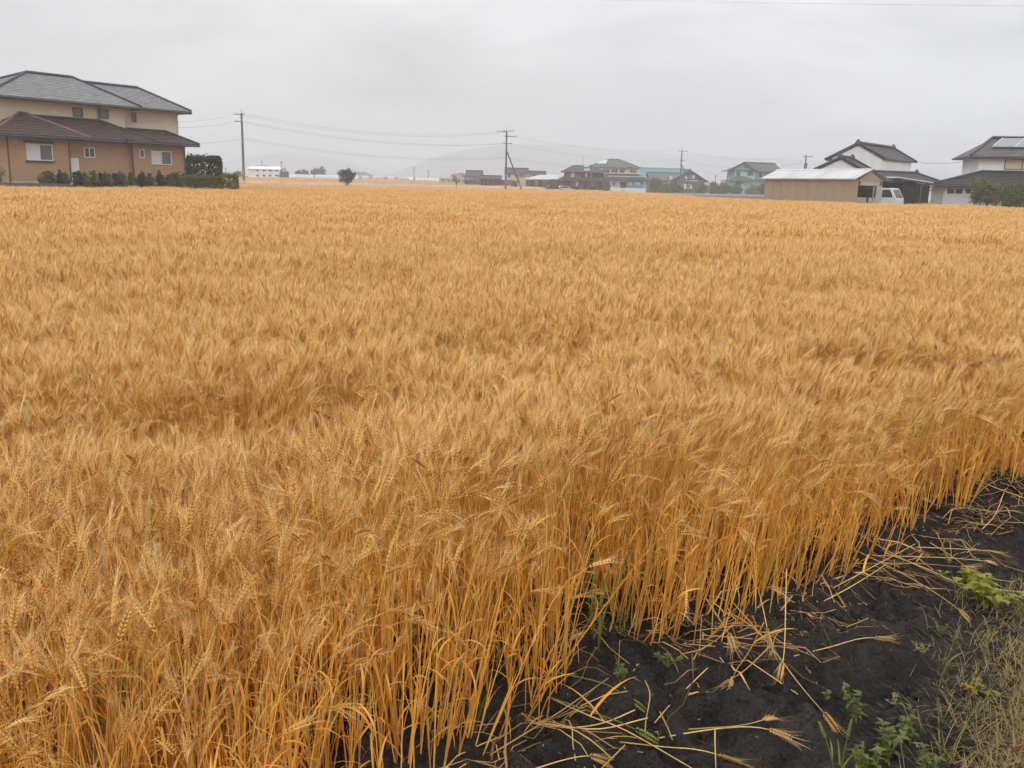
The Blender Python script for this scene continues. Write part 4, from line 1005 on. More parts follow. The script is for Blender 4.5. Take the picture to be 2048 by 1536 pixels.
cap(H1, 'downpipe', [W(7.15, 1.9, 5.0), W(7.15, 1.9, 5.9), W(7.15, 1.5, 6.05)], .05, MATS['cap_brown']); cap(H1, 'downpipe', [W(13.6, 2.45, 4.6), W(13.6, 2.45, 6.0), W(14.3, 1.9, 6.1)], .045, MATS['white_metal'])
for u_, z_ in ((0.5, 3.5), (5.35, 3.5), (9.05, 3.5)): box(fr, H1, 'vent_hood', u_ - .08, u_ + .08, -.1 if u_ < 3 else .24 if u_ < 8 else .02, -.001 if u_ < 3 else .349 if u_ < 8 else .119, z_ - .06, z_ + .06, MATS['concrete'])

# shrubs in front of it
ordn = ['first', 'second', 'third', 'fourth', 'fifth', 'sixth', 'seventh', 'eighth', 'ninth', 'tenth', 'eleventh', 'twelfth', 'thirteenth', 'fourteenth', 'fifteenth', 'sixteenth', 'seventeenth', 'eighteenth']
k_ = 0
for px_, h_, wd_ in ((90, 28, 8), (104, 27, 8), (118, 25, 7), (132, 26, 7), (156, 27, 9), (170, 22, 8), (187, 27, 10), (203, 22, 8), (214, 26, 9), (231, 24, 8), (243, 26, 9), (262, 24, 9), (283, 25, 11), (302, 20, 9), (321, 26, 8), (338, 22, 9), (353, 25, 12), (374, 26, 12)):
    u_, _ = fr.uz(px_, 360, -2.0); wu = wd_ * 60 / FPX / .55 * 1.3
    b0 = W(u_, -2.0, .62); zt = fr.uz(px_, 369 - h_, -2.0)[1]
    r_ = random.Random(k_); c = np.array(b0); hh = (zt - .62)
    bl = [(c[0], c[1], .62 + hh * .45, wu * .55, wu * .5, hh * .45), (c[0] + r_.uniform(-.1, .1), c[1], .62 + hh * .8, wu * .35, wu * .35, hh * .25), (c[0], c[1], .62 + hh * .15, wu * .75, wu * .5, hh * .18)]
    tree('garden_shrub', b0, bl, 1100, .08, MATS[('leaf_olive', 'leaf_mid', 'leaf_dark', 'leaf_olive', 'leaf_dark')[k_ % 5]], 'low shrub before the tan brick house, %s from the left of the row' % ordn[k_], 'shrub', .03, 'shrubs before the tan house', 40 + k_)
    k_ += 1
c = np.array(W(13.6, -2.3, 0)); b0 = W(13.6, -2.2, .62)
def hedge(name, fr_, u0, u1, v0, v1, z0, z1, n, m, label, size=.07, seed=3):
    e = empty(name, fr_.W((u0 + u1) / 2, (v0 + v1) / 2, z0), label, 'hedge'); r_ = np.random.default_rng(seed)
    P = np.stack([r_.uniform(0, 1, n), r_.uniform(0, 1, n), r_.uniform(0, 1, n)], 1); f = r_.integers(0, 5, n)
    P[f == 0, 0] = r_.normal(0, .02, (f == 0).sum()); P[f == 1, 0] = 1 + r_.normal(0, .02, (f == 1).sum()); P[f == 2, 1] = r_.normal(0, .03, (f == 2).sum()); P[f == 3, 1] = r_.normal(0, .03, (f == 3).sum()); P[f == 4, 2] = 1 + r_.normal(-.02, .05, (f == 4).sum())
    X = np.array([fr_.W(u0 + (u1 - u0) * p[0], v0 + (v1 - v0) * p[1], z0 + (z1 - z0) * p[2]) for p in P]); a = r_.normal(size=(n, 3)); a /= np.linalg.norm(a, axis=1)[:, None]
    b = np.cross(a, r_.normal(size=(n, 3))); b /= np.linalg.norm(b, axis=1)[:, None]; s1 = size * r_.uniform(.6, 1.3, (n, 1))
    foliage('leaf_mass', e, np.stack([X - a * s1, X - b * s1 * .6, X + a * s1, X + b * s1 * .6], 1).reshape(-1, 3), np.arange(4 * n).reshape(-1, 4), m)
    t = MB()
    for k in range(4): uu = u0 + (u1 - u0) * (k + .5) / 4; t.tube([fr_.W(uu, (v0 + v1) / 2, z0), fr_.W(uu + .05, (v0 + v1) / 2, z0 + (z1 - z0) * .8)], .03, 5)
    build('stem', t, MATS['bark'], e)
    return e
f2 = Fr(*at(404, 360, 64)[:2], 8)
hedge('clipped_hedge', f2, -0.95, 1.12, 0, 1.1, .62, fr.uz(405, 318, -1.0)[1], 9000, MATS['leaf_dark'], 'tall dark clipped hedge at the right end of the tan house', .08)
f3 = Fr(*at(395, 362, 61.5)[:2], 10)
hedge('low_hedge', f3, -0.85, 1.45, 0, .6, .5, 1.62, 5000, MATS['leaf_olive'], 'low olive hedge below the tall dark hedge', .07, 5)
f4 = Fr(*at(456, 362, 64)[:2], 6)
hedge('low_hedge', f4, -.5, .58, 0, .5, .3, 1.75, 2600, MATS['leaf_olive'], 'short separate bush by itself left of the tall pole', .07, 6)
tree_px('garden_tree', 366, 384, 300, 352, 68.5, 700, MATS['leaf_mid'], 'green tree showing beside the right corner of the tan house', zb=.6, seed=4, trunk_r=.06)
tree_px('garden_shrub', -14, 12, 330, 362, 56.5, 500, MATS['leaf_light'], 'yellowish shrub at the far left by the house wing', 'shrub', zb=.6, seed=5, trunk_r=.04)
bw = box(fr, None, 'block_wall', -8, 2.2, -2.86, -2.66, .55, 1.02, MATS['tile_mid']); tag(bw, 'low dark block wall in front of the tan house at the left', 'wall')

# ================================================================== POLES AND WIRES
def pole(px_, py_base, D, py_top, arms, label, zb=.3, r=.19, pin=None, strut=None, trafo=None, name='utility_pole'):
    x = at(px_, py_base, D)[0]; zt = at(px_, py_top, D)[2]
    e = empty(name, (x, D, zb), label, 'utility pole')
    build('shaft', MB().tube([(x, D, zb - .3), (x, D, (zb + zt) / 2), (x, D, zt)], [r, r * .82, r * .62], 10), MATS['pole_concrete'], e, smooth=True)
    f = Fr(x, D, 0)
    for py_, x0, x1, sk in arms:
        z = at(px_, py_, D)[2]; u0 = (x0 - px_) * D / FPX; u1 = (x1 - px_) * D / FPX
        W_ = f.W; t = .06
        a = build('crossarm', MB().hexa([W_(u0, sk - t - r, z - t), W_(u1, -sk - t - r, z - t), W_(u1, -sk + t - r, z - t), W_(u0, sk + t - r, z - t), W_(u0, sk - t - r, z + t), W_(u1, -sk - t - r, z + t), W_(u1, -sk + t - r, z + t), W_(u0, sk + t - r, z + t)]), MATS['steel_dark'], e)
        for q in (.04, .5 if u0 * u1 > 0 else .28, .96):
            c = np.array(W_(u0 + (u1 - u0) * q, sk * (1 - 2 * q) - r, z + t)); build('insulator', MB().tube([c, c + [0, 0, .12], c + [0, 0, .26]], [.07, .09, .04], 6), MATS['insulator'], a)
    if pin is not None: build('top_pin', MB().tube([(x, D, zt - .1), (x, D, at(px_, pin, D)[2])], [.04, .025], 5), MATS['steel_dark'], e)
    if strut: 
        a = at(strut[0], strut[1], D); b = at(strut[2], strut[3], D - .5); build('strut', MB().tube([(b[0], D - .5, 0), (x + .15, D - .2, a[2])], [.16, .12], 8), MATS['pole_concrete'], e, smooth=True)
    if trafo: 
        z = at(px_, trafo, D)[2]; build('transformer', MB().tube([(x - .1, D - .55, z - .55), (x - .1, D - .55, z + .45), (x - .1, D - .55, z + .6)], [.36, .36, .15], 10), MATS['pole_concrete'], e)
    return e
pole(488, 364, 158, 226, [(229, 475, 494, 0), (243, 474, 492, .3)], 'tall grey pole right of the tan house, no strut', pin=217, r=.24)
pole(1011, 377, 185, 262, [(262, 1004, 1025, .6), (264, 992, 1012, .5), (273, 1007, 1030, .4), (287, 1005, 1021, .2)], 'grey pole with slanting strut at the middle of the picture', pin=252, strut=(1015, 304, 1047, 378), r=.23)
pole(1359, 384, 245, 301, [(302, 1352, 1369, .2), (321, 1355, 1364, .1)], 'grey pole with strut before the brown barn house', pin=293, strut=(1363, 330, 1394, 385), r=.23)
pole(1606, 384, 215, 311, [(313, 1600, 1617, .2)], 'pole with transformer showing above the beige shed roof', pin=304, trafo=331, r=.23)
for px_, yb, yt, D, lab in ((452, 352, 335, 420, 'faint small pole far off between hedge bush and tall pole'), (563, 352, 323, 330, 'small far pole right of the white two storey building'), (828, 360, 334, 420, 'faint small far pole, left of two above the greenhouses'), (857, 362, 340, 420, 'faint small far pole, right of two above the greenhouses'), (1453, 380, 340, 252, 'thin pole left of the mint green house'), (1430, 372, 350, 330, 'faint small pole behind the hedges')):
    pole(px_, yb, D, yt, [(yt + 2, px_ - 3, px_ + 3, .1)], lab, r=.18)
def wire(p0, p1, sag, label, r=.015, n=22, group=None):
    p0, p1 = Vector(p0), Vector(p1); pts = [p0.lerp(p1, i / n) - Vector((0, 0, sag * 4 * (i / n) * (1 - i / n))) for i in range(n + 1)]
    o = build('power_line', MB().tube(pts, r, 4), MATS['wire'], None); tag(o, label, 'wire', group or 'overhead wires')
Lp, Cp, Rp, Sp = 158, 185, 245, 215
for i, (a, b, c, d) in enumerate((((476, 228), (996, 266), 13, 'top'), ((493, 228), (1005, 263), 12, 'second'), ((475, 242), (1006, 287), 12, 'third'), ((491, 243), (1020, 287), 11, 'fourth'), ((488, 276), (1010, 314), 10, 'fifth'), ((488, 279), (1010, 317), 10, 'lowest'))):
    wire(at(*a, Lp), at(*b, Cp), c * .14, '%s wire of the span between the tall left pole and the strutted middle pole' % d)
for (x, y), y2, d in (((476, 228), 238, 'top'), ((475, 243), 247, 'middle'), ((488, 277), 278, 'lowest')):
    wire(at(x, y, Lp), at(300, y2 + 5, 128), .5, '%s wire from the tall left pole running behind the tan house' % d)
for (x, y), (x2, y2), s_, d in (((1030, 274), (1353, 301), 1.0, 'top'), ((1021, 288), (1356, 321), 1.2, 'second'), ((1012, 314), (1358, 338), 1.0, 'third'), ((1012, 317), (1358, 341), 1.0, 'lowest')):
    wire(at(x, y, Cp), at(x2, y2, Rp), s_, '%s wire of the span right of the strutted middle pole' % d)
for (x, y), (x2, y2), s_, d in (((1368, 302), (1601, 313), 1.3, 'top'), ((1363, 321), (1605, 326), 1.5, 'middle'), ((1360, 338), (1605, 341), 1.0, 'lowest')):
    wire(at(x, y, Rp), at(x2, y2, Sp), s_, '%s wire from the barn pole to the transformer pole' % d)
wire(at(1841, 325, 103), at(1960, 317, 84), .25, 'single wire between the white house and the right house', r=.02)
wire(at(700, -12, 46), at(2400, 14, 38), .1, 'lone cable crossing the top of the sky at right', r=.004)

# ================================================================== ROAD, GUARD RAIL, LOTS
def strip(name, xs, ys, off0, off1, z0, z1, m):
    mb = MB()
    for i in range(len(xs) - 1):
        a, b = (xs[i], ys[i]), (xs[i + 1], ys[i + 1])
        mb.hexa([(a[0], a[1] + off0, z0), (b[0], b[1] + off0, z0), (b[0], b[1] + off1, z0), (a[0], a[1] + off1, z0), (a[0], a[1] + off0, z1), (b[0], b[1] + off0, z1), (b[0], b[1] + off1, z1), (a[0], a[1] + off1, z1)])
    return build(name, mb, m)
mat('verge', (0.17, 0.15, 0.07), .95, var=.4, scale=.8)
tag(strip('road', PLX, PLY, 1.6, 6.6, -.1, .52, MATS['asphalt']), 'narrow road on a low bank beyond the field', 'road', kind='structure')
tag(strip('verge', PLX, PLY, 0.8, 1.6, -.1, .45, MATS['verge']), 'grassy bank of the road', 'verge', kind='structure')
mat('rail_white', (0.72, 0.74, 0.70), .5, var=.1, scale=.5)
def rail(x0, x1, label):
    pts = [(x, float(np.interp(x, PLX, PLY)) + 1.5) for x in np.linspace(x0, x1, max(3, int((x1 - x0) / 4)))]
    e = empty('guard_rail', (*pts[0], .5), label, 'guard rail'); b = MB()
    for zc in (1.02, 1.24):
        for (xa, ya), (xb, yb) in zip(pts[:-1], pts[1:]): b.hexa([(xa, ya - .05, zc - .07), (xb, yb - .05, zc - .07), (xb, yb + .02, zc - .07), (xa, ya + .02, zc - .07), (xa, ya - .05, zc + .07), (xb, yb - .05, zc + .07), (xb, yb + .02, zc + .07), (xa, ya + .02, zc + .07)])
    build('rail_beam', b, MATS['rail_white'], e); p_ = None
    for xa, ya in pts:
        if p_ is None: p_ = build('post', MB().tube([(xa, ya + .09, .4), (xa, ya + .09, 1.3)], .07, 6), MATS['rail_white'], e); first = (xa, ya)
        else: q = p_.copy(); COL.objects.link(q); q.parent = e; q.location = (xa - first[0], ya - first[1], 0)
xs_ = lambda px_, D: at(px_, 365, D)[0]
tag(build('far_terrain', MB().quad((-260, 168, -.1), (4, 195, .1), (4, 420, far_rise(420)), (-260, 420, far_rise(420))), MATS['field_earth']), 'gently rising farmland beyond the road', 'ground', kind='structure')
rail(xs_(440, 150), xs_(549, 155), 'white guard rail left of the gap, behind the tall pole')
rail(xs_(561, 156), xs_(1090, 195), 'long white guard rail along the middle of the road')
kw = strip('kerb_wall', np.array([xs_(1092, 196), xs_(1222, 212)]), np.array([np.interp(xs_(1092, 196), PLX, PLY), np.interp(xs_(1222, 212), PLX, PLY)]), 1.0, 1.3, .3, 1.05, MATS['concrete']); tag(kw, 'pale low concrete wall before the dark two storey house', 'wall')
kw = strip('kerb_wall', np.array([xs_(1292, 222), xs_(1530, 246)]), np.array([np.interp(xs_(1292, 222), PLX, PLY), np.interp(xs_(1530, 246), PLX, PLY)]), 1.0, 1.3, .3, .72, MATS['concrete']); tag(kw, 'pale low concrete wall before the hedges and mint house', 'wall')
tag(build('far_lot', MB().hexa([(-8, 196, -.1), (150, 290, -.1), (150, 420, -.1), (-8, 420, -.1), (-8, 196, .3), (150, 290, .3), (150, 420, .3), (-8, 420, .3)]), MATS['lot_gravel']), 'ground of the hamlet beyond the road', 'ground', kind='structure')
tag(build('right_lot', MB().hexa([(20.6, 82.3, -.1), (25.3, 70.4, -.1), (60, 80, -.1), (60, 92, -.1), (20.6, 82.3, .3), (25.3, 70.4, .3), (60, 80, .3), (60, 92, .3)]), MATS['lot_gravel']), 'yard under the shed and the houses on the right', 'ground', kind='structure')

# ================================================================== SHED, GARAGE, TRUCK, HOUSES ON THE RIGHT
mat('shed_tan', (0.325, 0.25, 0.172), .85, var=.12, scale=1.0, stretch=(3, 3, .5)); mat('roof_sheet', (0.55, 0.555, 0.56), .45, var=.25, scale=.35); mat('sheet_grey', (0.36, 0.37, 0.37), .5, var=.2, scale=2)
fs = Fr(21.21, 81.0, -67.1); W = fs.W
SH = empty('shed', W(5.4, 1.2, .3), 'long low shed with plain beige wall and pale sheet roof', 'shed')
box(fs, SH, 'side_wall', 0, 10.86, 0, .1, .3, 2.66, MATS['shed_tan']); box(fs, SH, 'end_wall', 0, .1, .1, 2.5, .3, 2.66, MATS['shed_tan'])
for k in range(11): box(fs, SH, 'batten', .03 + k * 1.07, .08 + k * 1.07, -.02, -.001, .32, 2.6, MATS['shed_tan'])
mb = MB(); zr, ze = 3.36, 2.70
slope(mb, W(-.3, -.25, ze - .06), W(11.0, -.25, ze - .06), W(11.0, 1.3, zr), W(-.3, 1.3, zr), 1, .02, .06); slope(mb, W(11.0, 2.85, ze - .06), W(-.3, 2.85, ze - .06), W(-.3, 1.3, zr), W(11.0, 1.3, zr), 1, .02, .06)
rf = build('roof', mb, MATS['roof_sheet'], SH)
for k in range(6):
    p = [W(.6 + k * 2.0, -.26, ze - .035), W(.6 + k * 2.0, 1.3, zr + .012)]; cap(rf, 'seam', p, .014, MATS['roof_sheet'])
cap(rf, 'ridge_cap', [W(-.3, 1.3, zr + .03), W(11, 1.3, zr + .03)], .05, MATS['white_metal'])
mb = MB(); a0 = [W(10.86, .1, 2.5), W(10.86, 2.5, 2.5), W(10.86, 1.3, 3.24)]; a1 = [W(10.78, .1, 2.5), W(10.78, 2.5, 2.5), W(10.78, 1.3, 3.24)]
build('gable_wall', mb.add(a0 + a1, [(0, 1, 2), (5, 4, 3), (0, 3, 4, 1), (1, 4, 5, 2), (2, 5, 3, 0)]), MATS['shed_tan'], SH)
box(fs, SH, 'sheet_panel', 10.80, 10.9, .35, 2.2, 2.17, 2.48, MATS['sheet_grey']); box(fs, SH, 'door_panel', 10.82, 10.9, 1.95, 2.45, .3, 2.16, MATS['sheet_grey'])
for v_ in (.1, 1.72, 2.42): box(fs, SH, 'post', 10.74, 10.84, v_, v_ + .1, .3, 2.5, MATS['shed_tan'])
for u_ in (3.5, 7.0): box(fs, SH, 'post', u_, u_ + .1, 2.4, 2.5, .3, 2.6, MATS['wood_brown'])

ga = Fr(27.9, 75.6, 22.5); W = ga.W
GA = empty('garage', W(2.6, 2, .3), 'open fronted dark wooden garage behind the small truck', 'garage')
box(ga, GA, 'back_wall', -.6, 5.3, 4.6, 4.75, .3, 3.0, MATS['wood_dark']); box(ga, GA, 'side_wall', 5.2, 5.32, .1, 4.6, .3, 2.75, MATS['wood_dark']); box(ga, GA, 'front_panel', 3.7, 5.19, .1, .2, .3, 2.6, MATS['wood_dark']); box(ga, GA, 'side_wall', -.72, -.6, 2.9, 4.6, .3, 3.0, MATS['wood_dark'])
box(ga, GA, 'inner_panel', 1.6, 3.69, 1.8, 1.9, 1.9, 2.6, MATS['wood_brown'])
mb = MB(); slope(mb, W(.1, -.3, 2.62), W(3.3, -.3, 2.62), W(5.6, 3.2, 3.40), W(.1, 3.2, 3.40), 8); slope(mb, W(5.6, 5.2, 3.0), W(.1, 5.2, 3.0), W(.1, 3.2, 3.40), W(5.6, 3.2, 3.40), 5)
rf = build('roof', mb, MATS['tile_dark'], GA); cap(rf, 'ridge_cap', [W(.0, 3.2, 3.45), W(5.7, 3.2, 3.45)], .1, MATS['tile_trim'])
for u_ in (.2, 3.6): box(ga, GA, 'post', u_, u_ + .12, .0, .098, .3, 2.6, MATS['wood_dark'])
CP = empty('carport_canopy', W(5.0, .5, .3), 'flat pale canopy roof sticking out to the right of the dark garage', 'canopy')
mb = MB(); mb.hexa([W(2.75, -.3, 2.86), W(6.7, -.3, 2.50), W(6.9, 2.2, 2.50), W(3.0, 2.2, 2.86), W(2.75, -.3, 2.97), W(6.7, -.3, 2.62), W(6.9, 2.2, 2.62), W(3.0, 2.2, 2.97)]); build('roof_panel', mb, MATS['white_metal'], CP)
mb = MB(); mb.hexa([W(2.75, -.36, 2.74), W(6.72, -.36, 2.40), W(6.72, -.302, 2.40), W(2.75, -.302, 2.74), W(2.75, -.36, 2.90), W(6.72, -.36, 2.55), W(6.72, -.302, 2.55), W(2.75, -.302, 2.90)]); build('fascia', mb, MATS['trim_dark'], CP)
box(ga, CP, 'post', 5.4, 5.5, -.3, -.2, .3, 2.5, MATS['steel_dark']); box(ga, CP, 'post', 6.5, 6.58, 1.9, 2.0, .3, 2.5, MATS['steel_dark'])

# kei truck
mat('truck_white', (0.60, 0.61, 0.60), .35, spec=.5); mat('tyre', (0.02, 0.02, 0.02), .9); mat('rim', (0.45, 0.45, 0.46), .4)
q0 = at(1792, 392, 74.8); ft = Fr(q0[0], q0[1], -46); W = ft.W     # u=0 at the front corner, going back is negative
TR = empty('small_truck', W(-1.6, .7, .3), 'small white flatbed truck with its cab outside the dark garage', 'truck')
z = .3
def prism(prof, v0, v1):
    n = len(prof); mb = MB(); mb.add([W(u_, v0, z_) for u_, z_ in prof] + [W(u_, v1, z_) for u_, z_ in prof], [tuple(range(n)), tuple(range(2 * n - 1, n - 1, -1))] + [(i, i + n, (i + 1) % n + n, (i + 1) % n) for i in range(n)])
    return mb
build('cab_body', prism([(.0, z + .28), (.05, z + .62), (.02, z + .92), (-.42, z + 1.70), (-.6, z + 1.76), (-1.25, z + 1.76), (-1.32, z + 1.7), (-1.34, z + .28)], 0, 1.40), MATS['truck_white'], TR)
wsn = MB(); wsn.quad(W(.0 - .03, .10, z + .98), W(-.03, 1.30, z + .98), W(-.385, 1.26, z + 1.64), W(-.385, .14, z + 1.64)); o_ = np.array(ft.d) * .02 + np.array([0, 0, .012]); wsn.v = [tuple(np.array(p) + o_) for p in wsn.v]; build('windscreen', wsn, MATS['pane_dark'], TR)
dw = MB(); dw.add([W(-.22, -.012, z + 1.02), W(-.52, -.012, z + 1.62), W(-1.14, -.012, z + 1.62), W(-1.16, -.012, z + 1.02)], [(0, 1, 2, 3)]); 
door = build('door', prism([(-.1, z + .34), (-.12, z + .98), (-.47, z + 1.66), (-1.19, z + 1.66), (-1.2, z + .5), (-.95, z + .34)], -.008, -.001), MATS['truck_white'], TR); build('door_window', dw, MATS['pane_dark'], door); build('door_handle', MB().hexa([W(-1.12, -.03, z + .86), W(-1.0, -.03, z + .86), W(-1.0, -.009, z + .86), W(-1.12, -.009, z + .86), W(-1.12, -.03, z + .9), W(-1.0, -.03, z + .9), W(-1.0, -.009, z + .9), W(-1.12, -.009, z + .9)]), MATS['steel_dark'], door)
build('mirror', MB().hexa([W(-.22, -.16, z + 1.02), W(-.14, -.16, z + 1.02), W(-.14, -.05, z + 1.02), W(-.22, -.05, z + 1.02), W(-.22, -.16, z + 1.2), W(-.14, -.16, z + 1.2), W(-.14, -.05, z + 1.2), W(-.22, -.05, z + 1.2)]), MATS['truck_white'], TR)
for v_ in (.08, 1.1): build('headlight', MB().hexa([W(.03, v_, z + .62), W(.065, v_, z + .62), W(.065, v_ + .22, z + .62), W(.03, v_ + .22, z + .62), W(.03, v_, z + .76), W(.06, v_, z + .76), W(.06, v_ + .22, z + .76), W(.03, v_ + .22, z + .76)]), MATS['insulator'], TR)
build('bumper', MB().hexa([W(.01, .0, z + .26), W(.1, .0, z + .26), W(.1, 1.4, z + .26), W(.01, 1.4, z + .26), W(.06, .0, z + .48), W(.1, .0, z + .48), W(.1, 1.4, z + .48), W(.06, 1.4, z + .48)]), MATS['steel_dark'], TR)
build('load_bed', prism([(-1.40, z + .58), (-3.3, z + .58), (-3.3, z + .66), (-1.40, z + .66)], 0, 1.4), MATS['truck_white'], TR)
for nm, pr, v0, v1 in (('side_gate', [(-1.42, z + .66), (-3.3, z + .66), (-3.3, z + .96), (-1.42, z + .96)], 0, .04), ('side_gate', [(-1.42, z + .66), (-3.3, z + .66), (-3.3, z + .96), (-1.42, z + .96)], 1.36, 1.4), ('tail_gate', [(-3.26, z + .66), (-3.3, z + .66), (-3.3, z + .96), (-3.26, z + .96)], .05, 1.35)): build(nm, prism(pr, v0, v1), MATS['truck_white'], TR)
build('chassis', prism([(-1.3, z + .36), (-3.2, z + .36), (-3.2, z + .57), (-1.3, z + .57)], .35, 1.05), MATS['steel_dark'], TR)
for u_ in (-.62, -2.6):
    for v_ in (.06, 1.22):
        wh = build('wheel', MB().tube([W(u_, v_ - .07, z + .27), W(u_, v_ + .07, z + .27)], .27, 14), MATS['tyre'], TR); build('rim', MB().tube([W(u_, v_ - .085, z + .27), W(u_, v_ + .085, z + .27)], .15, 10), MATS['rim'], wh)

# white house
fw = Fr(30.0, 92.0, 36.7)
WH = empty('white_house', fw.W(4.6, 5, .3), 'white plastered house with dark tiled gable roof behind the shed', 'house')
def gable_free(parent, P_eaveL, P_eaveR, P_ridge, depth_vec, m, rm, wallm, zbase, over=.5, n=10, orn=True):
    """gable seen end on: left foot, right foot, apex (tuples on one plane) swept along depth_vec"""
    L_, R_, A_ = map(np.array, (P_eaveL, P_eaveR, P_ridge)); d = np.array(depth_vec, float); dn = d / np.linalg.norm(d); up = np.array([0, 0, .1])
    mb = MB(); slope(mb, L_ + d, L_, A_, A_ + d, n); slope(mb, R_, R_ + d, A_ + d, A_, n)
    for q in (np.zeros(3), d):
        mb.quad(L_ + q - up, L_ + q, A_ + q, A_ + q - up); mb.quad(R_ + q, R_ + q - up, A_ + q - up, A_ + q)
    rf = build('roof', mb, m, parent); cap(rf, 'ridge_cap', [A_ + [0, 0, .1], A_ + d + [0, 0, .1]], .15, rm)
    for E_ in (L_, R_):
        for q in (np.zeros(3), d): cap(rf, 'verge_cap', [E_ + q + [0, 0, .05], A_ + q + [0, 0, .08]], .10, rm)
    if orn:
        for q in (np.zeros(3), d): c = A_ + q; build('ridge_ornament', MB().tube([c - [0, 0, .1], c + [0, 0, .15], c + [0, 0, .42]], [.3, .26, .08], 6), rm, rf)
    # walls set in from the eaves and the verge
    l2 = L_ + (R_ - L_) * .085; r2 = R_ + (L_ - R_) * .085; z0 = zbase
    def drop(p): return p - np.array([0, 0, .13])
    kL = (A_ - L_)[2] / np.linalg.norm((A_ - L_)[:2]); lz = L_[2] + kL * np.linalg.norm((l2 - L_)[:2]); kR = (A_ - R_)[2] / np.linalg.norm((A_ - R_)[:2]); rz = R_[2] + kR * np.linalg.norm((r2 - R_)[:2])
    ring = []
    for q in (dn * over, d - dn * over):
        ring.append([np.array([*(l2 + q)[:2], z0]), np.array([*(r2 + q)[:2], z0]), np.array([*(r2 + q)[:2], rz - .13]), drop(A_ + q), np.array([*(l2 + q)[:2], lz - .13])])
    mb = MB(); mb.add(ring[0] + ring[1], [(0, 1, 2, 3, 4), (9, 8, 7, 6, 5), (0, 5, 6, 1), (1, 6, 7, 2), (4, 9, 5, 0), (2, 7, 8, 3), (3, 8, 9, 4)])
    build('wall', mb, wallm, parent)
    return rf
def on(f, px_, py_, v=0.):
    u_, z_ = f.uz(px_, py_, v); return f.W(u_, v, z_)
A_ = np.array(on(fw, 1716, 287)); Lf = np.array(on(fw, 1650, 319)); Rf = np.array(on(fw, 1770, 320)); Rf[2] += .12
dv = np.array(at(1787, 291, 103)) - A_; dv[2] = 0
gable_free(WH, Lf, Rf, A_, dv, MATS['tile_dark'], MATS['tile_trim'], MATS['white_plaster'], .3)
fw2 = Fr(*(np.array([30.0, 92.0]) - fw.n[:2] * 2.0), 36.7)
A_ = np.array(on(fw2, 1681, 315)); Lf = np.array(on(fw2, 1622, 342)); Rf = np.array(on(fw2, 1740, 345)); Rf[2] = Lf[2]
gable_free(WH, Lf, Rf, A_, np.array([.62, .78, 0]) * 3.2, MATS['tile_dark'], MATS['tile_trim'], MATS['white_plaster'], .3, n=7)
fv = Fr(*at(1720, 345, 90)[:2], 25); W = fv.W   # low roof running right in front of the upper wall
a, b = np.array(on(fv, 1748, 344)), np.array(on(fv, 1833, 347.5)); a[2] = b[2] = (a[2] + b[2]) / 2
mb = MB(); e0 = a - fv.n * 2.2 - [0, 0, .75] - fv.d * .5; e1 = b - fv.n * 2.2 - [0, 0, .75] + fv.d * .9; slope(mb, e0, e1, b, a, 7); slope(mb, e1, e1 + fv.n * 2.3, b, b, 7)
rf = build('lower_roof', mb, MATS['tile_dark'], WH); cap(rf, 'ridge_cap', [a + [0, 0, .08], b + [0, 0, .08]], .13, MATS['tile_trim']); cap(rf, 'hip_cap', [e1 + [0, 0, .06], b + [0, 0, .06]], .1, MATS['tile_trim'])
build('ridge_ornament', MB().tube([b - [0, 0, .1], b + [0, 0, .2], b + [0, 0, .4]], [.25, .2, .06], 6), MATS['tile_trim'], rf)
lw = MB(); p0_, p1_ = e0 + fv.n * .7 + fv.d * .4, e1 + fv.n * .7 - fv.d * .6; tt = fv.n * .3
lw.hexa([np.array([*p0_[:2], .3]), np.array([*p1_[:2], .3]), np.array([*(p1_ + tt)[:2], .3]), np.array([*(p0_ + tt)[:2], .3]), np.array([*p0_[:2], e0[2] + .1]), np.array([*p1_[:2], e0[2] + .1]), np.array([*(p1_ + tt)[:2], e0[2] + .1]), np.array([*(p0_ + tt)[:2], e0[2] + .1])]); build('lower_wall', lw, MATS['wood_dark'], WH)

# house at the right edge
fh = Fr(35.69, 81.2, -14); W = fh.W
RH = empty('tiled_house', W(6, 4, .3), 'dark tiled house with solar panels at the right edge of the picture', 'house')
el, z_e = fh.uz(1941, 312, 0.8); zl = fh.uz(1868, 368, -.5)[1]
uL = fh.uz(1957, 330, 1.5)[0]
box(fh, RH, 'upper_wall', uL, 13, 1.5, 8, 3.0, z_e + .3, MATS['white_plaster'])
ur, zr = fh.uz(1984, 278, 4.6); e0, e1, t0, t1 = W(el, .8, z_e), W(14, .8, z_e), W(ur, 4.6, zr), W(14, 4.6, zr)
mb = MB(); slope(mb, e0, e1, t1, t0, 13, .05, .16); slope(mb, W(14, 8.6, z_e), W(el, 8.6, z_e), t0, t1, 12); slope(mb, W(el, 8.6, z_e), W(el, .8, z_e), t0, t0, 12)
rf = build('roof', mb, MATS['tile_mid'], RH); cap(rf, 'ridge_cap', [np.array(t0) + [0, 0, .1], np.array(t1) + [0, 0, .1]], .16, MATS['tile_trim']); cap(rf, 'hip_cap', [np.array(e0) + [0, 0, .08], np.array(t0) + [0, 0, .08]], .13, MATS['tile_trim']); cap(rf, 'gutter', [np.array(e0) - [0, 0, .12], np.array(e1) - [0, 0, .12]], .1, MATS['trim_dark'])
e0, t0 = np.array(e0), np.array(t0)
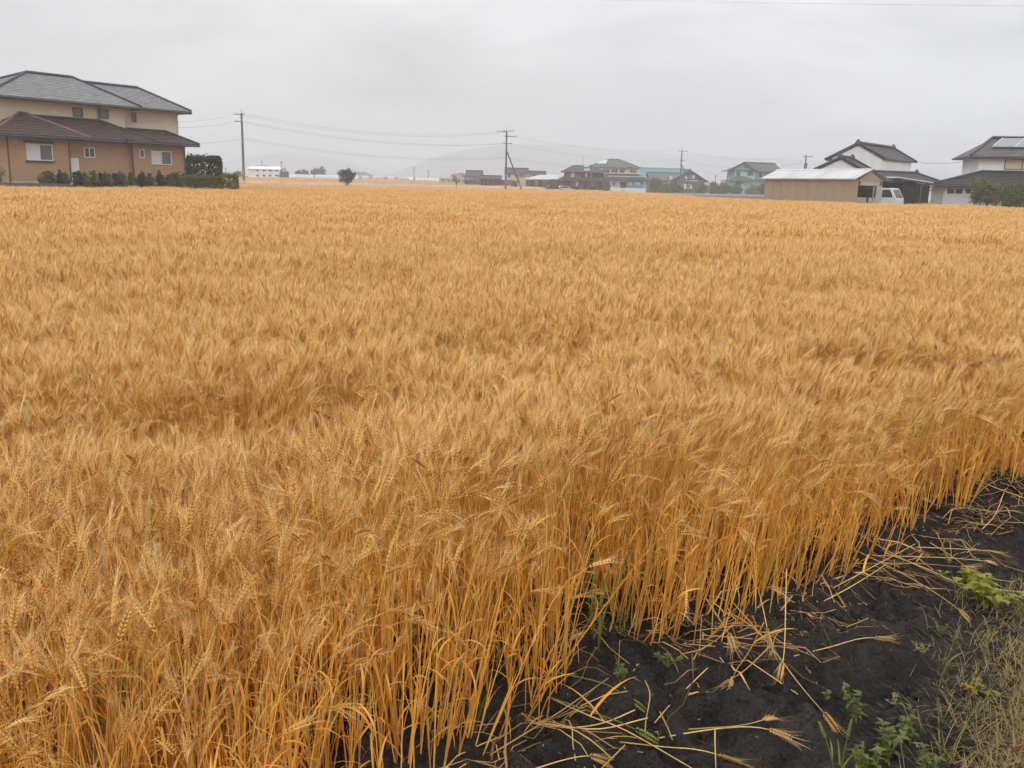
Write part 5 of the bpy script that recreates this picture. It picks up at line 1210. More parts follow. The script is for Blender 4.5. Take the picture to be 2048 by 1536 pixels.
def roofp(px_, f_):      # a point on that slope, f_ of the way up, at pixel column px_
    y0 = .8 + 3.8 * f_; zz_ = z_e + (zr - z_e) * f_; 
    lo, hi = -5., 30.
    for _ in range(40):
        m_ = (lo + hi) / 2
        if proj(W(m_, y0, zz_))[0] < px_: lo = m_
        else: hi = m_
    return np.array(W(lo, y0, zz_))
for x0, x1, xb0, xb1 in ((2004, 2045, 1983, 2025), (2047, 2088, 2027, 2069)):
    pts = [roofp(xb0, .40), roofp(xb1, .40), roofp(x1, .93), roofp(x0, .93)]; n_v = np.cross(pts[1] - pts[0], pts[3] - pts[0]); n_v /= np.linalg.norm(n_v)
    lo_ = [p + n_v * .12 for p in pts]; hi_ = [p + n_v * .2 for p in pts]; pn = build('solar_panel', MB().hexa(lo_ + hi_), MATS['solar'], rf)
    cap(pn, 'frame', [hi_[0], hi_[3]], .035, MATS['white_metal']); cap(pn, 'frame', [hi_[0], hi_[1]], .05, MATS['steel_dark'])
window(fh, RH, fh.uz(2012, 318, 1.5)[0], fh.uz(2012, 318, 1.5)[0] + 2.6, fh.uz(2020, 338, 1.5)[1], fh.uz(2020, 318, 1.5)[1], 1.5, fm=MATS['sash_dark'], pm=[MATS['beige_wall'], MATS['beige_wall']])
ull, _ = fh.uz(1868, 368, -.5); ut, zt = fh.uz(1966, 344, 1.45)
mb = MB(); slope(mb, W(ull, -.5, zl), W(14, -.5, zl), W(14, 1.45, zt), W(ut, 1.45, zt), 9, .05, .16); slope(mb, W(ull, 6, zl), W(ull, -.5, zl), W(ut, 1.45, zt), W(ut, 5, zt), 9)
rf2 = build('lower_roof', mb, MATS['tile_dark'], RH); cap(rf2, 'hip_cap', [np.array(W(ull, -.5, zl)) + [0, 0, .08], np.array(W(ut, 1.45, zt)) + [0, 0, .08]], .12, MATS['tile_trim']); cap(rf2, 'ridge_cap', [np.array(W(ut, 1.4, zt)) + [0, 0, .06], np.array(W(14, 1.4, zt)) + [0, 0, .06]], .1, MATS['tile_trim']); cap(rf2, 'gutter', [np.array(W(ull, -.5, zl)) - [0, 0, .12], np.array(W(14, -.5, zl)) - [0, 0, .12]], .09, MATS['trim_dark'])
uw = fh.uz(1888, 380, .2)[0]; zsill = fh.uz(1915, 390, .2)[1]
box(fh, RH, 'lower_wall', uw, 13, .2, 6, .3, zsill, MATS['grey_siding']); box(fh, RH, 'lower_wall', uw, 13, .21, 6, zsill, zl + .1, MATS['beige_wall'])
for i in range(7): box(fh, RH, 'siding_board', uw - .01, 13, .17, .199, .34 + i * (zsill - .36) / 7, .34 + (i + .9) * (zsill - .36) / 7, MATS['grey_siding'])
for x0, x1 in ((1894, 1925), (1931, 1957)): window(fh, RH, fh.uz(x0, 382, .21)[0], fh.uz(x1, 382, .21)[0], fh.uz(x0, 387, .21)[1], fh.uz(x0, 377, .21)[1], .21)
tree_px('garden_tree', 1944, 2012, 357, 412, 74.5, 7000, MATS['leaf_olive'], 'rounded olive tree before the right house', zb=.3, lobes=7, seed=61, size=.09, low=.15)
tree_px('garden_tree', 2004, 2062, 366, 414, 73, 7000, MATS['leaf_mid'], 'greener tree cut by the right edge of the picture', zb=.3, lobes=7, seed=62, size=.09, low=.1)
tree_px('garden_shrub', 1938, 1962, 385, 414, 73.5, 700, MATS['leaf_dark'], 'dark low shrub left under the olive tree', 'shrub', zb=.3, seed=63, trunk_r=.04)
# blue sheet bundle
mat('blue_sheet', (0.05, 0.22, 0.33), .5, var=.4, scale=4)
b0 = at(1892, 408, 73.2); mb = MB(); r_ = random.Random(3); nx_, ny_ = 16, 6; o = []
for j in range(ny_ + 1):
    for i in range(nx_ + 1):
        f, g_ = i / nx_, j / ny_; o.append((b0[0] - .85 + 1.7 * f, b0[1] - .4 + .8 * g_, .28 + .85 * math.sin(math.pi * g_) ** .6 * (math.sin(math.pi * f) ** .35) * (.75 + .25 * math.sin(9 * f + 1)) + r_.uniform(-.03, .03)))
mb.add(o, [(j * (nx_ + 1) + i, j * (nx_ + 1) + i + 1, (j + 1) * (nx_ + 1) + i + 1, (j + 1) * (nx_ + 1) + i) for j in range(ny_) for i in range(nx_)])
tag(build('tarpaulin_bundle', mb, MATS['blue_sheet'], None, smooth=True), 'blue tarpaulin over a heap beside the right house wall', 'tarpaulin')

# ================================================================== HAMLET BEYOND THE ROAD
class Pf(Fr):                # frame facing the camera at distance D, u equal to world x
    def __init__(s, D): super().__init__(0.0, D, 0.0); s.D = D
    def X(s, px_, py_=365, v=0.): return s.uz(px_, py_, v)[0]
    def Z(s, px_, py_, v=0.): return s.uz(px_, py_, v)[1]
def pwin(f, parent, x0, y0, x1, y1, v=0., pm=None, fm=None, split=True):
    return window(f, parent, f.X(x0, y1, v), f.X(x1, y1, v), f.Z((x0 + x1) / 2, y1, v), f.Z((x0 + x1) / 2, y0, v), v, fm=fm, pm=pm, split=split)
def pwall(f, parent, x0, x1, y0, y1, m, v0=0., v1=6., name='wall', z0=.3):
    return box(f, parent, name, f.X(x0, y1, v0), f.X(x1, y1, v0), v0, v1, z0 if y1 > 366 or z0 != .3 else f.Z((x0 + x1) / 2, y1, v0), f.Z((x0 + x1) / 2, y0, v0), m)
TD, TM, TT = MATS['tile_dark'], MATS['tile_mid'], MATS['tile_trim']

# cream house with several grey gables
f = Pf(232); E1 = empty('cream_house', f.W(f.X(1050), 3, .3), 'cream walled house with grey gabled roofs behind the strutted pole', 'house')
box(f, E1, 'wall', f.X(1012), f.X(1062), 2, 9, .3, f.Z(1035, 345), MATS['cream_render']); box(f, E1, 'wall', f.X(1024), f.X(1074), -1, 2, .3, f.Z(1050, 353), MATS['cream_render'])
gable_roof(f, E1, f.X(1013), f.X(1052), 2, 9, f.Z(1030, 345), f.Z(1030, 337, 5.5), TD, TT, 'u', .7, .6, 8, wallm=MATS['cream_render'])
gable_roof(f, E1, f.X(1036), f.X(1076), -1, 5, f.Z(1055, 354), f.Z(1055, 344, 2), TM, TT, 'v', .6, .5, 8, wallm=MATS['cream_render'])
gable_roof(f, E1, f.X(1052), f.X(1090), 3, 9, f.Z(1070, 351), f.Z(1070, 343, 6), TD, TT, 'u', .6, .4, 8, wallm=MATS['cream_render'])
for x0, x1 in ((1016, 1021), (1030, 1036)): pwin(f, E1, x0, 348, x1, 354, 2 if x0 < 1024 else -1)
pwin(f, E1, 1034, 360, 1039, 366, -1)
# low white roofed shed
f = Pf(222); E2 = empty('farm_shed', f.W(f.X(1092), 3, .3), 'low brown shed with a broad white sheet roof', 'shed')
pwall(f, E2, 1052, 1128, 359, 380, MATS['wood_brown'], 0, 9)
mb = MB(); slope(mb, f.W(f.X(1049), -.8, f.Z(1050, 358)), f.W(f.X(1131), -.8, f.Z(1130, 359)), f.W(f.X(1131), 8, f.Z(1125, 350, 8)), f.W(f.X(1080), 8, f.Z(1090, 350, 8)), 1, .03, .15); build('roof', mb, MATS['roof_sheet'], E2)
for x0, x1 in ((1062, 1066), (1078, 1082)): pwall(f, E2, x0, x1, 361, 380, MATS['wood_dark'], -.06, -.005, 'door')
for x0 in (1070, 1086): pwin(f, E2, x0, 363, x0 + 5, 369)
# brown barn and small houses left of the pole
f = Pf(225); E3 = empty('brown_barn', f.W(f.X(980), 3, .3), 'dark brown wooden barn with low tiled roof left of the strutted pole', 'barn')
pwall(f, E3, 961, 999, 357, 380, MATS['wood_dark'], 0, 7); gable_roof(f, E3, f.X(961), f.X(999), 0, 7, f.Z(980, 357), f.Z(980, 352, 3.5), TD, TT, 'u', .5, .4, 6, wallm=MATS['wood_dark'])
for x0 in (966, 974, 983, 991): pwall(f, E3, x0, x0 + 4, 360, 380, MATS['wood_brown'], -.06, -.005, 'door')
E4 = empty('brick_wall', f.W(f.X(1010), 0, .3), 'reddish wall between the brown barn and the cream house', 'wall'); pwall(f, E4, 1000, 1026, 361, 380, MATS['red_wall'], 1, 1.4, 'wall_panel'); box(f, E4, 'coping', f.X(999.5), f.X(1026.5), .9, 1.5, f.Z(1012, 361) + .005, f.Z(1012, 360), TT)
f = Pf(238); E5 = empty('gabled_house', f.W(f.X(950), 3, .3), 'small dark roofed house with reddish front left of the brown barn', 'house')
pwall(f, E5, 934, 961, 352, 380, MATS['beige_wall'], 0, 7); gable_roof(f, E5, f.X(934), f.X(961), 0, 7, f.Z(948, 352), f.Z(948, 342, 3.5), TD, TT, 'u', .6, .5, 7, wallm=MATS['white_plaster'])
pwall(f, E5, 931, 950, 361, 380, MATS['tile_mid'], -2.4, -.01, 'porch'); gable_roof(f, E5, f.X(931), f.X(948), -2.4, 0, f.Z(940, 359, -2.4), f.Z(940, 354, -1.2), TM, TT, 'u', .3, .3, 4, name='porch_roof'); pwall(f, E5, 943, 961, 356, 380, MATS['red_wall'], -.5, -.01, 'front_panel')
pwin(f, E5, 946, 358, 950, 362, -.5); pwin(f, E5, 953, 358, 957, 362, -.5)
f = Pf(240); E6 = empty('beige_block', f.W(f.X(915), 3, .3), 'small beige two storey block with pale slanted roof behind the sapling', 'house')
pwall(f, E6, 902, 929, 348, 380, MATS['beige_wall'], 0, 5); mb = MB(); mb.hexa([f.W(f.X(900), -.5, f.Z(902, 350)), f.W(f.X(921), -.5, f.Z(918, 346)), f.W(f.X(921), 5.4, f.Z(918, 346)), f.W(f.X(900), 5.4, f.Z(902, 350)), f.W(f.X(900), -.5, f.Z(902, 349)), f.W(f.X(921), -.5, f.Z(918, 345)), f.W(f.X(921), 5.4, f.Z(918, 345)), f.W(f.X(900), 5.4, f.Z(902, 349))]); rf = build('roof', mb, MATS['white_metal'], E6)
mb = MB(); mb.hexa([f.W(f.X(921.2), -.5, f.Z(920, 345.6)), f.W(f.X(931), -.5, f.Z(930, 350)), f.W(f.X(931), 5.4, f.Z(930, 350)), f.W(f.X(921.2), 5.4, f.Z(920, 345.6)), f.W(f.X(921.2), -.5, f.Z(920, 344.8)), f.W(f.X(931), -.5, f.Z(930, 349)), f.W(f.X(931), 5.4, f.Z(930, 349)), f.W(f.X(921.2), 5.4, f.Z(920, 344.8))]); build('roof', mb, MATS['tile_mid'], E6)
for x0 in (904, 923):
    for y0 in (350, 360): pwin(f, E6, x0, y0, x0 + 4, y0 + 4)
f = Pf(242); E7 = empty('low_annex', f.W(f.X(890), 3, .3), 'low beige annex with white roof left of the small block', 'building')
pwall(f, E7, 879, 902, 357, 380, MATS['beige_wall'], 0, 5); box(f, E7, 'roof', f.X(877), f.X(901.5), -.5, 5.3, f.Z(890, 357) + .004, f.Z(890, 353.5), MATS['white_metal'])
for x0 in (884, 895): pwin(f, E7, x0, 360, x0 + 4, 363)

# dark house with red upper wall
f = Pf(218); E8 = empty('dark_house', f.W(f.X(1165), 4, .3), 'dark two storey house with red upper wall panels and tiled roofs', 'house')
pwall(f, E8, 1131, 1207, 343, 358, MATS['wood_dark'], 2, 9, 'upper_wall'); pwall(f, E8, 1128, 1212, 358, 385, MATS['wood_dark'], 0, 9, 'lower_wall')
for x0, x1 in ((1133, 1140), (1150, 1162)): pwall(f, E8, x0, x1, 346, 354.5, MATS['red_wall'], 1.93, 1.999, 'wall_panel')
pwin(f, E8, 1142, 346, 1149, 354, 2, pm=[PC, PC]); pwin(f, E8, 1171, 347, 1174, 353, 2, pm=[PC], split=False); pwin(f, E8, 1180, 347, 1183, 353, 2, split=False)
hip_roof(f, E8, f.X(1125, 345, 1), f.X(1212, 345, 1), 1.0, 10, f.Z(1165, 344, 1), f.Z(1165, 332, 5.5), f.X(1146, 332, 5.5), f.X(1180, 332, 5.5), TD, TT, n=8)
mb = MB(); slope(mb, f.W(f.X(1111), -1.6, f.Z(1115, 361, -1.6)), f.W(f.X(1216), -1.6, f.Z(1210, 362, -1.6)), f.W(f.X(1207), 2, f.Z(1205, 355, 2)), f.W(f.X(1130), 2, f.Z(1132, 354, 2)), 7); rf = build('lower_roof', mb, TD, E8); cap(rf, 'hip_cap', [f.W(f.X(1111), -1.6, f.Z(1115, 361, -1.6) + .05), f.W(f.X(1130), 2, f.Z(1132, 354, 2) + .05)], .12, TT)
box(f, E8, 'roof_light', f.X(1169), f.X(1180), -0.2 + 2.4, 2.5, f.Z(1174, 341, 2.3), f.Z(1174, 337, 2.3), MATS['white_metal']); box(f, E8, 'balcony_sheet', f.X(1169), f.X(1180), 4.9, 5.3, f.Z(1174, 334, 5), f.Z(1174, 331, 5), MATS['white_metal'])
for x0, x1 in ((1120, 1127), (1140, 1147), (1158, 1166), (1172, 1180), (1190, 1198)): pwall(f, E8, x0, x1, 364, 385, MATS['red_wall'] if x0 in (1120, 1158) else MATS['wood_brown'], -.06, -.003, 'wall_panel')
pwin(f, E8, 1149, 364, 1156, 372, 0, pm=[PG, PC]); pwin(f, E8, 1182, 365, 1188, 372, 0)
cap(E8, 'antenna', [f.W(f.X(1168), 5.5, f.Z(1168, 331, 5.5)), f.W(f.X(1168), 5.5, f.Z(1168, 313, 5.5))], .03, MATS['steel_dark'])

# cream hip roofed house with blue shutters
f = Pf(240); E9 = empty('hip_roof_house', f.W(f.X(1235), 4, .3), 'cream two storey house with hip roof, solar panel and blue ground floor front', 'house')
pwall(f, E9, 1192, 1276, 334, 352, MATS['cream_render'], 1.5, 10, 'upper_wall'); pwall(f, E9, 1214, 1292, 352, 385, MATS['grey_siding'], 0, 10, 'lower_wall')
hip_roof(f, E9, f.X(1177, 334, .6), f.X(1282, 334, .6), .6, 11, f.Z(1230, 334.5, .6), f.Z(1230, 319, 5.8), f.X(1219, 319, 5.8), f.X(1238, 319, 5.8), TM, TT, n=10)
mb = MB(); slope(mb, f.W(f.X(1200), -1.4, f.Z(1210, 359, -1.4)), f.W(f.X(1302), -1.4, f.Z(1295, 360, -1.4)), f.W(f.X(1274), 1.5, f.Z(1270, 348, 1.5)), f.W(f.X(1212), 1.5, f.Z(1212, 347, 1.5)), 7); slope(mb, f.W(f.X(1302), -1.4, f.Z(1295, 360, -1.4)), f.W(f.X(1302), 8, f.Z(1295, 360, -1.4)), f.W(f.X(1274), 1.5, f.Z(1270, 348, 1.5)), f.W(f.X(1274), 1.5, f.Z(1270, 348, 1.5)), 7); build('lower_roof', mb, TD, E9)
a_ = [np.array(f.W(f.X(x_, y_, v_), v_, f.Z(x_, y_, v_))) for x_, y_, v_ in ((1194, 329.5, 2.3), (1211, 329.5, 2.3), (1216, 322, 4.7), (1204, 323, 4.7))]; nn_ = np.array([0, -.3, .5]); pn = build('solar_panel', MB().hexa([p + nn_ * .3 for p in a_] + [p + nn_ * .55 for p in a_]), MATS['film'], E9)
for x0, x1 in ((1206, 1219), (1223, 1235), (1239, 1249), (1260, 1272)): pwin(f, E9, x0, 339, x1, 345.5, 1.5)
pwall(f, E9, 1254, 1287, 362, 372, MATS['blue_wall'], -.3, -.004, 'blue_front'); pwin(f, E9, 1258, 365, 1263, 370, -.3, pm=[PC, PC]); pwin(f, E9, 1270, 365, 1279, 369, -.3, pm=[PC, PC]); pwall(f, E9, 1240, 1252, 364, 385, MATS['wood_dark'], -.05, -.004, 'entrance'); pwin(f, E9, 1220, 364, 1230, 372, 0, pm=[PC, PG])
# white fence before it
f = Pf(216); E10 = empty('white_fence', f.W(f.X(1255), 0, .3), 'low white fence before the cream hip roofed house', 'fence')
x0, x1 = f.X(1223), f.X(1291); zt = f.Z(1255, 376); n_p = 24
for k in range(n_p): a = x0 + (x1 - x0) * k / n_p; box(f, E10, 'slat', a, a + (x1 - x0) / n_p * .72, 0, .04, .4, zt, MATS['rail_white'])
for z_ in (.75, zt - .12): box(f, E10, 'rail', x0, x1, .05, .1, z_ - .04, z_ + .04, MATS['rail_white'])

# teal roofed barn, brown house
f = Pf(292); E11 = empty('teal_roof_barn', f.W(f.X(1325), 5, .3), 'large barn with bright teal sheet roof behind the brown house', 'barn')
pwall(f, E11, 1275, 1376, 354, 380, MATS['grey_siding'], 0, 14); gable_roof(f, E11, f.X(1272), f.X(1372), 0, 14, f.Z(1320, 355), f.Z(1320, 337, 7), MATS['teal_roof'], MATS['teal_roof'], 'u', .6, .4, 1, wallm=MATS['grey_siding'])
for x0 in (1285, 1300): pwin(f, E11, x0, 358, x0 + 8, 364)
f = Pf(256); E12 = empty('brown_house', f.W(f.X(1365), 5, .3), 'brown wooden house with big front gable behind hedges', 'house')
pwall(f, E12, 1298, 1352, 358, 385, MATS['wood_brown'], 2, 10); pwall(f, E12, 1350, 1408, 362, 385, MATS['wood_brown'], 0, 10)
gable_roof(f, E12, f.X(1302), f.X(1366), 2, 10, f.Z(1330, 358, 2), f.Z(1330, 346, 6), TM, TT, 'u', .6, .4, 8, wallm=MATS['wood_brown'])
gable_roof(f, E12, f.X(1344), f.X(1412), 0, 10, f.Z(1380, 360), f.Z(1380, 339, 0), TM, TT, 'v', .7, .8, 9, wallm=MATS['wood_brown'])
for a, b, c, d, v_ in ((1333, 353, 1344, 358, 2), (1366, 352, 1375, 357, 0), (1380, 351, 1389, 357, 0), (1364, 368, 1372, 377, 0), (1376, 369, 1384, 377, 0), (1325, 362, 1345, 367, 2)): pwin(f, E12, a, b, c, d, v_, pm=[PG, PC])
box(f, E12, 'belt_course', f.X(1352), f.X(1406), -.12, -.003, f.Z(1380, 366.4), f.Z(1380, 365.4), MATS['cap_brown'])

# mint green house
f = Pf(252); E13 = empty('mint_house', f.W(f.X(1510), 4, .3), 'mint green two storey house with grey roof left of the beige shed', 'house')
pwall(f, E13, 1468, 1510, 340, 357, MATS['mint_wall'], 0, 8, 'upper_wall'); pwall(f, E13, 1510, 1556, 342, 358, MATS['mint_wall'], 1.2, 8, 'upper_wall'); pwall(f, E13, 1456, 1556, 360, 390, MATS['mint_wall'], -1.5, 8, 'lower_wall')
mb = MB(); v0, v1 = -1.0, 9.0
A_ = np.array(f.W(f.X(1488, 325, v0), v0, f.Z(1488, 325, v0))); Lf = np.array(f.W(f.X(1457, 341, v0), v0, f.Z(1457, 341, v0))); Rf = np.array(f.W(f.X(1512, 343, v0), v0, Lf[2])); Bq = np.array(f.W(f.X(1551, 328, 4), 4., A_[2])); Re = np.array(f.W(f.X(1566, 340, 1.2), .6, Lf[2]))
slope(mb, Rf, Re, Bq, A_, 9); slope(mb, Lf + [0, 9, 0], Lf, A_, Bq, 9); slope(mb, Re, Re + [0, 8, 0], Bq, Bq, 9); slope(mb, Re + [0, 8, 0], Lf + [0, 9, 0], Bq, Bq, 9)
for E_ in (Lf, Rf): mb.quad(E_ - [0, 0, .2], E_ + [0, 0, .03], A_ + [0, 0, .03], A_ - [0, 0, .2])
rf = build('roof', mb, TM, E13); cap(rf, 'ridge_cap', [A_ + [0, 0, .08], Bq + [0, 0, .08]], .15, TT)
for E_ in (Lf, Rf): cap(rf, 'verge_cap', [E_ + [0, 0, .05], A_ + [0, 0, .08]], .12, TT)
g_ = MB(); gl, gr_, gt = Lf + [1.1, 1.0, -.1], Rf + [-.3, 1.0, -.1], A_ + [0, 1.0, -.25]; g_.add([gl, gr_, gt, gl + [0, .15, 0], gr_ + [0, .15, 0], gt + [0, .15, 0]], [(0, 1, 2), (5, 4, 3), (0, 3, 4, 1), (1, 4, 5, 2), (2, 5, 3, 0)]); build('gable_wall', g_, MATS['mint_wall'], E13)
mb = MB(); slope(mb, f.W(f.X(1446), -2.6, f.Z(1446, 362, -2.6)), f.W(f.X(1508), -2.6, f.Z(1508, 361, -2.6)), f.W(f.X(1486), -.1, f.Z(1483, 352, 0)), f.W(f.X(1470), -.1, f.Z(1478, 352, 0)), 5); slope(mb, f.W(f.X(1508), -2.4, f.Z(1512, 361, -2.4)), f.W(f.X(1556), -2.4, f.Z(1550, 362, -2.4)), f.W(f.X(1556), 1.1, f.Z(1550, 357, 1)), f.W(f.X(1508), 1.1, f.Z(1512, 357, 1)), 4); build('lower_roof', mb, TM, E13)
for a, b, c, d, v_ in ((1473, 344, 1480, 351, 0), (1495, 344, 1505, 351, 0), (1488, 333, 1490, 336, 0), (1492, 333, 1494, 336, 0), (1519, 345, 1523, 354, 1.2)): pwin(f, E13, a, b, c, d, v_, fm=MATS['sash_dark'])
pwin(f, E13, 1480, 362, 1486, 368, -1.5); pwin(f, E13, 1530, 366, 1540, 374, -1.5)

# garden plants of the hamlet
for k, (x0, x1, y0, y1, D, m_, lab, nm) in enumerate((
    (1083, 1115, 357, 378, 205, 'leaf_olive', 'olive bush in front of the white roofed shed', 'garden_bush'), (1021, 1035, 361, 373, 210, 'leaf_mid', 'small round green bush between pole and strut', 'garden_bush'),
    (1205, 1222, 357, 379, 206, 'leaf_mid', 'bright green upright tree left of the white fence', 'garden_tree'), (1299, 1326, 353, 381, 228, 'leaf_olive', 'olive tree before the left part of the brown house', 'garden_tree'),
    (1324, 1342, 364, 381, 228, 'leaf_olive', 'low bush right of the olive tree by the brown house', 'garden_bush'), (1341, 1352, 358, 381, 230, 'leaf_mid', 'narrow tree just left of the barn pole', 'garden_tree'),
    (1348, 1366, 367, 382, 231, 'leaf_olive', 'low bush at the foot of the barn pole', 'garden_bush'), (1390, 1420, 361, 384, 242, 'leaf_mid', 'wide green bush right of the brown house gable', 'garden_bush'),
    (1414, 1441, 361, 385, 242, 'leaf_olive', 'green bush next right along the hedge row', 'garden_bush'), (1434, 1464, 363, 386, 243, 'leaf_olive', 'brownish green bush left of the mint house', 'garden_bush'),
    (1456, 1486, 366, 387, 243, 'leaf_mid', 'green bush before the mint house porch', 'garden_bush'), (1469, 1481, 357, 387, 245, 'leaf_dark', 'slim dark tree before the mint house gable', 'garden_tree'),
    (1490, 1521, 368, 388, 243, 'leaf_light', 'pale yellow green round bush before the mint house', 'garden_bush'), (1514, 1540, 364, 388, 244, 'leaf_dark', 'dark bush at the left end of the beige shed', 'garden_bush'))):
    tree_px(nm, x0, x1, y0, y1, D, 3000, MATS[m_], lab, 'tree' if nm == 'garden_tree' else 'bush', zb=.3, lobes=5, seed=100 + k, trunk_r=.1, low=.02, size=.17)
tree_px('roadside_tree', 675, 711, 335, 371, 150, 2600, MATS['leaf_dark'], 'lone dark green roadside tree at the far field edge', zb=.3, lobes=9, seed=131, size=.12, low=.22, trunk_r=.16)
tree_px('sapling', 905, 921, 348, 376, 176, 260, MATS['leaf_mid'], 'thin sapling standing at the far field edge', zb=.2, lobes=4, seed=132, size=.13, low=.38, trunk_r=.07)
# dark and white cars by the hamlet
def far_car(px_, py_, D, m, label, deg):
    q = at(px_, py_, D); f_ = Fr(q[0], q[1], deg); W_ = f_.W; e = empty('parked_car', W_(0, .8, .35), label, 'car'); z = .35
    pr = [(-1.9, z + .3), (1.9, z + .3), (1.95, z + .7), (1.1, z + .85), (.6, z + 1.38), (-1.0, z + 1.42), (-1.6, z + .95), (-1.95, z + .85)]; n = len(pr); mb = MB()
    mb.add([W_(u_, 0, z_) for u_, z_ in pr] + [W_(u_, 1.6, z_) for u_, z_ in pr], [tuple(range(n)), tuple(range(2 * n - 1, n - 1, -1))] + [(i, i + n, (i + 1) % n + n, (i + 1) % n) for i in range(n)]); build('body', mb, m, e)
    build('side_window', MB().quad(W_(-1.35, -.01, z + .95), W_(.85, -.01, z + .9), W_(.5, -.01, z + 1.32), W_(-.95, -.01, z + 1.34)), PD, e)
    for u_ in (-1.2, 1.2):
        for v_ in (.05, 1.5): wh = build('wheel', MB().tube([W_(u_, v_ - .1, z + .3), W_(u_, v_ + .1, z + .3)], .3, 10), MATS['tyre'], e)
    return e
mat('car_green', (0.02, 0.03, 0.025), .3, spec=.5)
far_car(1110, 376, 199, MATS['car_green'], 'dark car parked at the far field edge below the white shed roof', 12); far_car(1131, 373, 206, MATS['truck_white'], 'white car parked before the dark two storey house', 8)

# ================================================================== FAR BUILDINGS, GREENHOUSES, TREES
f = Pf(330); F1 = empty('white_building', f.W(f.X(528), 4, .3), 'white two storey building with two rows of windows, far left', 'building')
pwall(f, F1, 497, 559, 338, 353, MATS['white_plaster'], 0, 9, z0=far_rise(f.D)); gable_roof(f, F1, f.X(496), f.X(560), 0, 9, f.Z(528, 338), f.Z(528, 333, 4.5), MATS['white_metal'], MATS['white_metal'], 'u', .5, .3, 1, wallm=MATS['white_plaster'])
for x0 in (513, 526, 538, 551):
    for y0 in (339.3, 349.5): pwin(f, F1, x0, y0, x0 + 4.5, y0 + 3.2, 0, fm=MATS['sash_dark'])
for k in range(1): box(f, F1, 'roof_house', f.X(504), f.X(526), 5, 9, f.Z(515, 334, 5), f.Z(515, 330.5, 5), TM)
cap(F1, 'antenna', [f.W(f.X(516), 6, f.Z(516, 331, 6)), f.W(f.X(516), 6, f.Z(516, 320, 6))], .12, MATS['steel_dark'])
f = Pf(380); F2 = empty('far_house', f.W(f.X(444), 3, .3), 'tiny pale house far off left of the tall pole', 'house'); pwall(f, F2, 436, 449, 348, 353, MATS['white_plaster'], 0, 6, z0=far_rise(f.D)); gable_roof(f, F2, f.X(436), f.X(449), 0, 6, f.Z(443, 348), f.Z(443, 345, 3), TM, TT, 'u', .4, .3, 3, wallm=MATS['white_plaster'])
f = Pf(420); F3 = empty('blue_roof_hall', f.W(f.X(720), 5, .3), 'far hall with grey blue roof behind the lone roadside tree', 'building'); pwall(f, F3, 703, 738, 352, 357, MATS['white_plaster'], 0, 14, z0=far_rise(f.D)); mat('roof_blue', (0.10, 0.14, 0.22), .6); hip_roof(f, F3, f.X(701), f.X(740), -1, 15, f.Z(720, 352), f.Z(720, 345, 7), f.X(708, 345, 7), f.X(731, 345, 7), MATS['roof_blue'], MATS['roof_blue'], n=3)
def greenhouse(x0, x1, y0, y1, D, label, end_on=False):
    f_ = Pf(D); a, b = f_.X(x0, y1), f_.X(x1, y1); zt = f_.Z((x0 + x1) / 2, y0); zb = far_rise(D); e = empty('greenhouse', f_.W((a + b) / 2, 0, zb), label, 'greenhouse', 'far greenhouses')
    if end_on: L_, R_, n = (0., 30.), (b - a) / 2, 10; P = lambda t, s_: ((a + b) / 2 - R_ * math.cos(t), D + s_, zb + (zt - zb) * math.sin(t))
    else: L_, R_, n = (a, b), 3.2, 10; P = lambda t, s_: (s_, D - R_ * math.cos(t) + R_, zb + (zt - zb) * math.sin(t) ** .7)
    mb = MB(); ts = [math.pi * i / n for i in range(n + 1)]
    for i in range(n): mb.quad(P(ts[i], L_[0]), P(ts[i], L_[1]), P(ts[i + 1], L_[1]), P(ts[i + 1], L_[0]))
    for s_ in L_: mb.add([P(t, s_) for t in ts], [tuple(range(n + 1))])
    build('film_cover', mb, MATS['film'], e, smooth=False)
    for k in range(7):
        s_ = L_[0] + (L_[1] - L_[0]) * k / 6; build('hoop', MB().tube([P(t, s_) for t in ts], .06, 4), MATS['sheet_grey'], e)
    if end_on: build('end_door', MB().hexa([(P(0, 0)[0] + R_ * .7, D - .05, zb), (P(0, 0)[0] + R_ * 1.3, D - .05, zb), (P(0, 0)[0] + R_ * 1.3, D - .01, zb), (P(0, 0)[0] + R_ * .7, D - .01, zb), (P(0, 0)[0] + R_ * .7, D - .05, zb + 2), (P(0, 0)[0] + R_ * 1.3, D - .05, zb + 2), (P(0, 0)[0] + R_ * 1.3, D - .01, zb + 2), (P(0, 0)[0] + R_ * .7, D - .01, zb + 2)]), MATS['sheet_grey'], e)
greenhouse(576, 626, 348.5, 357, 320, 'long white greenhouse right of the white building'); greenhouse(629, 676, 349.5, 358, 322, 'long white greenhouse left of the lone roadside tree'); greenhouse(708, 762, 351.5, 360, 330, 'long white greenhouse behind the four hoop ends'); greenhouse(764, 826, 353, 361, 332, 'long pale greenhouse right of the hoop ends'); greenhouse(830, 878, 356, 364, 320, 'long pale greenhouse next to the low beige annex')
for (x0, x1, y0, y1), w_ in zip(((714, 727, 352, 359), (735, 748, 352, 359.5), (764, 778, 353, 360.5), (786, 800, 353, 361)), ('first', 'second', 'third', 'fourth')): greenhouse(x0, x1, y0, y1, 305, 'rounded greenhouse end, %s from the lone roadside tree' % w_, True)
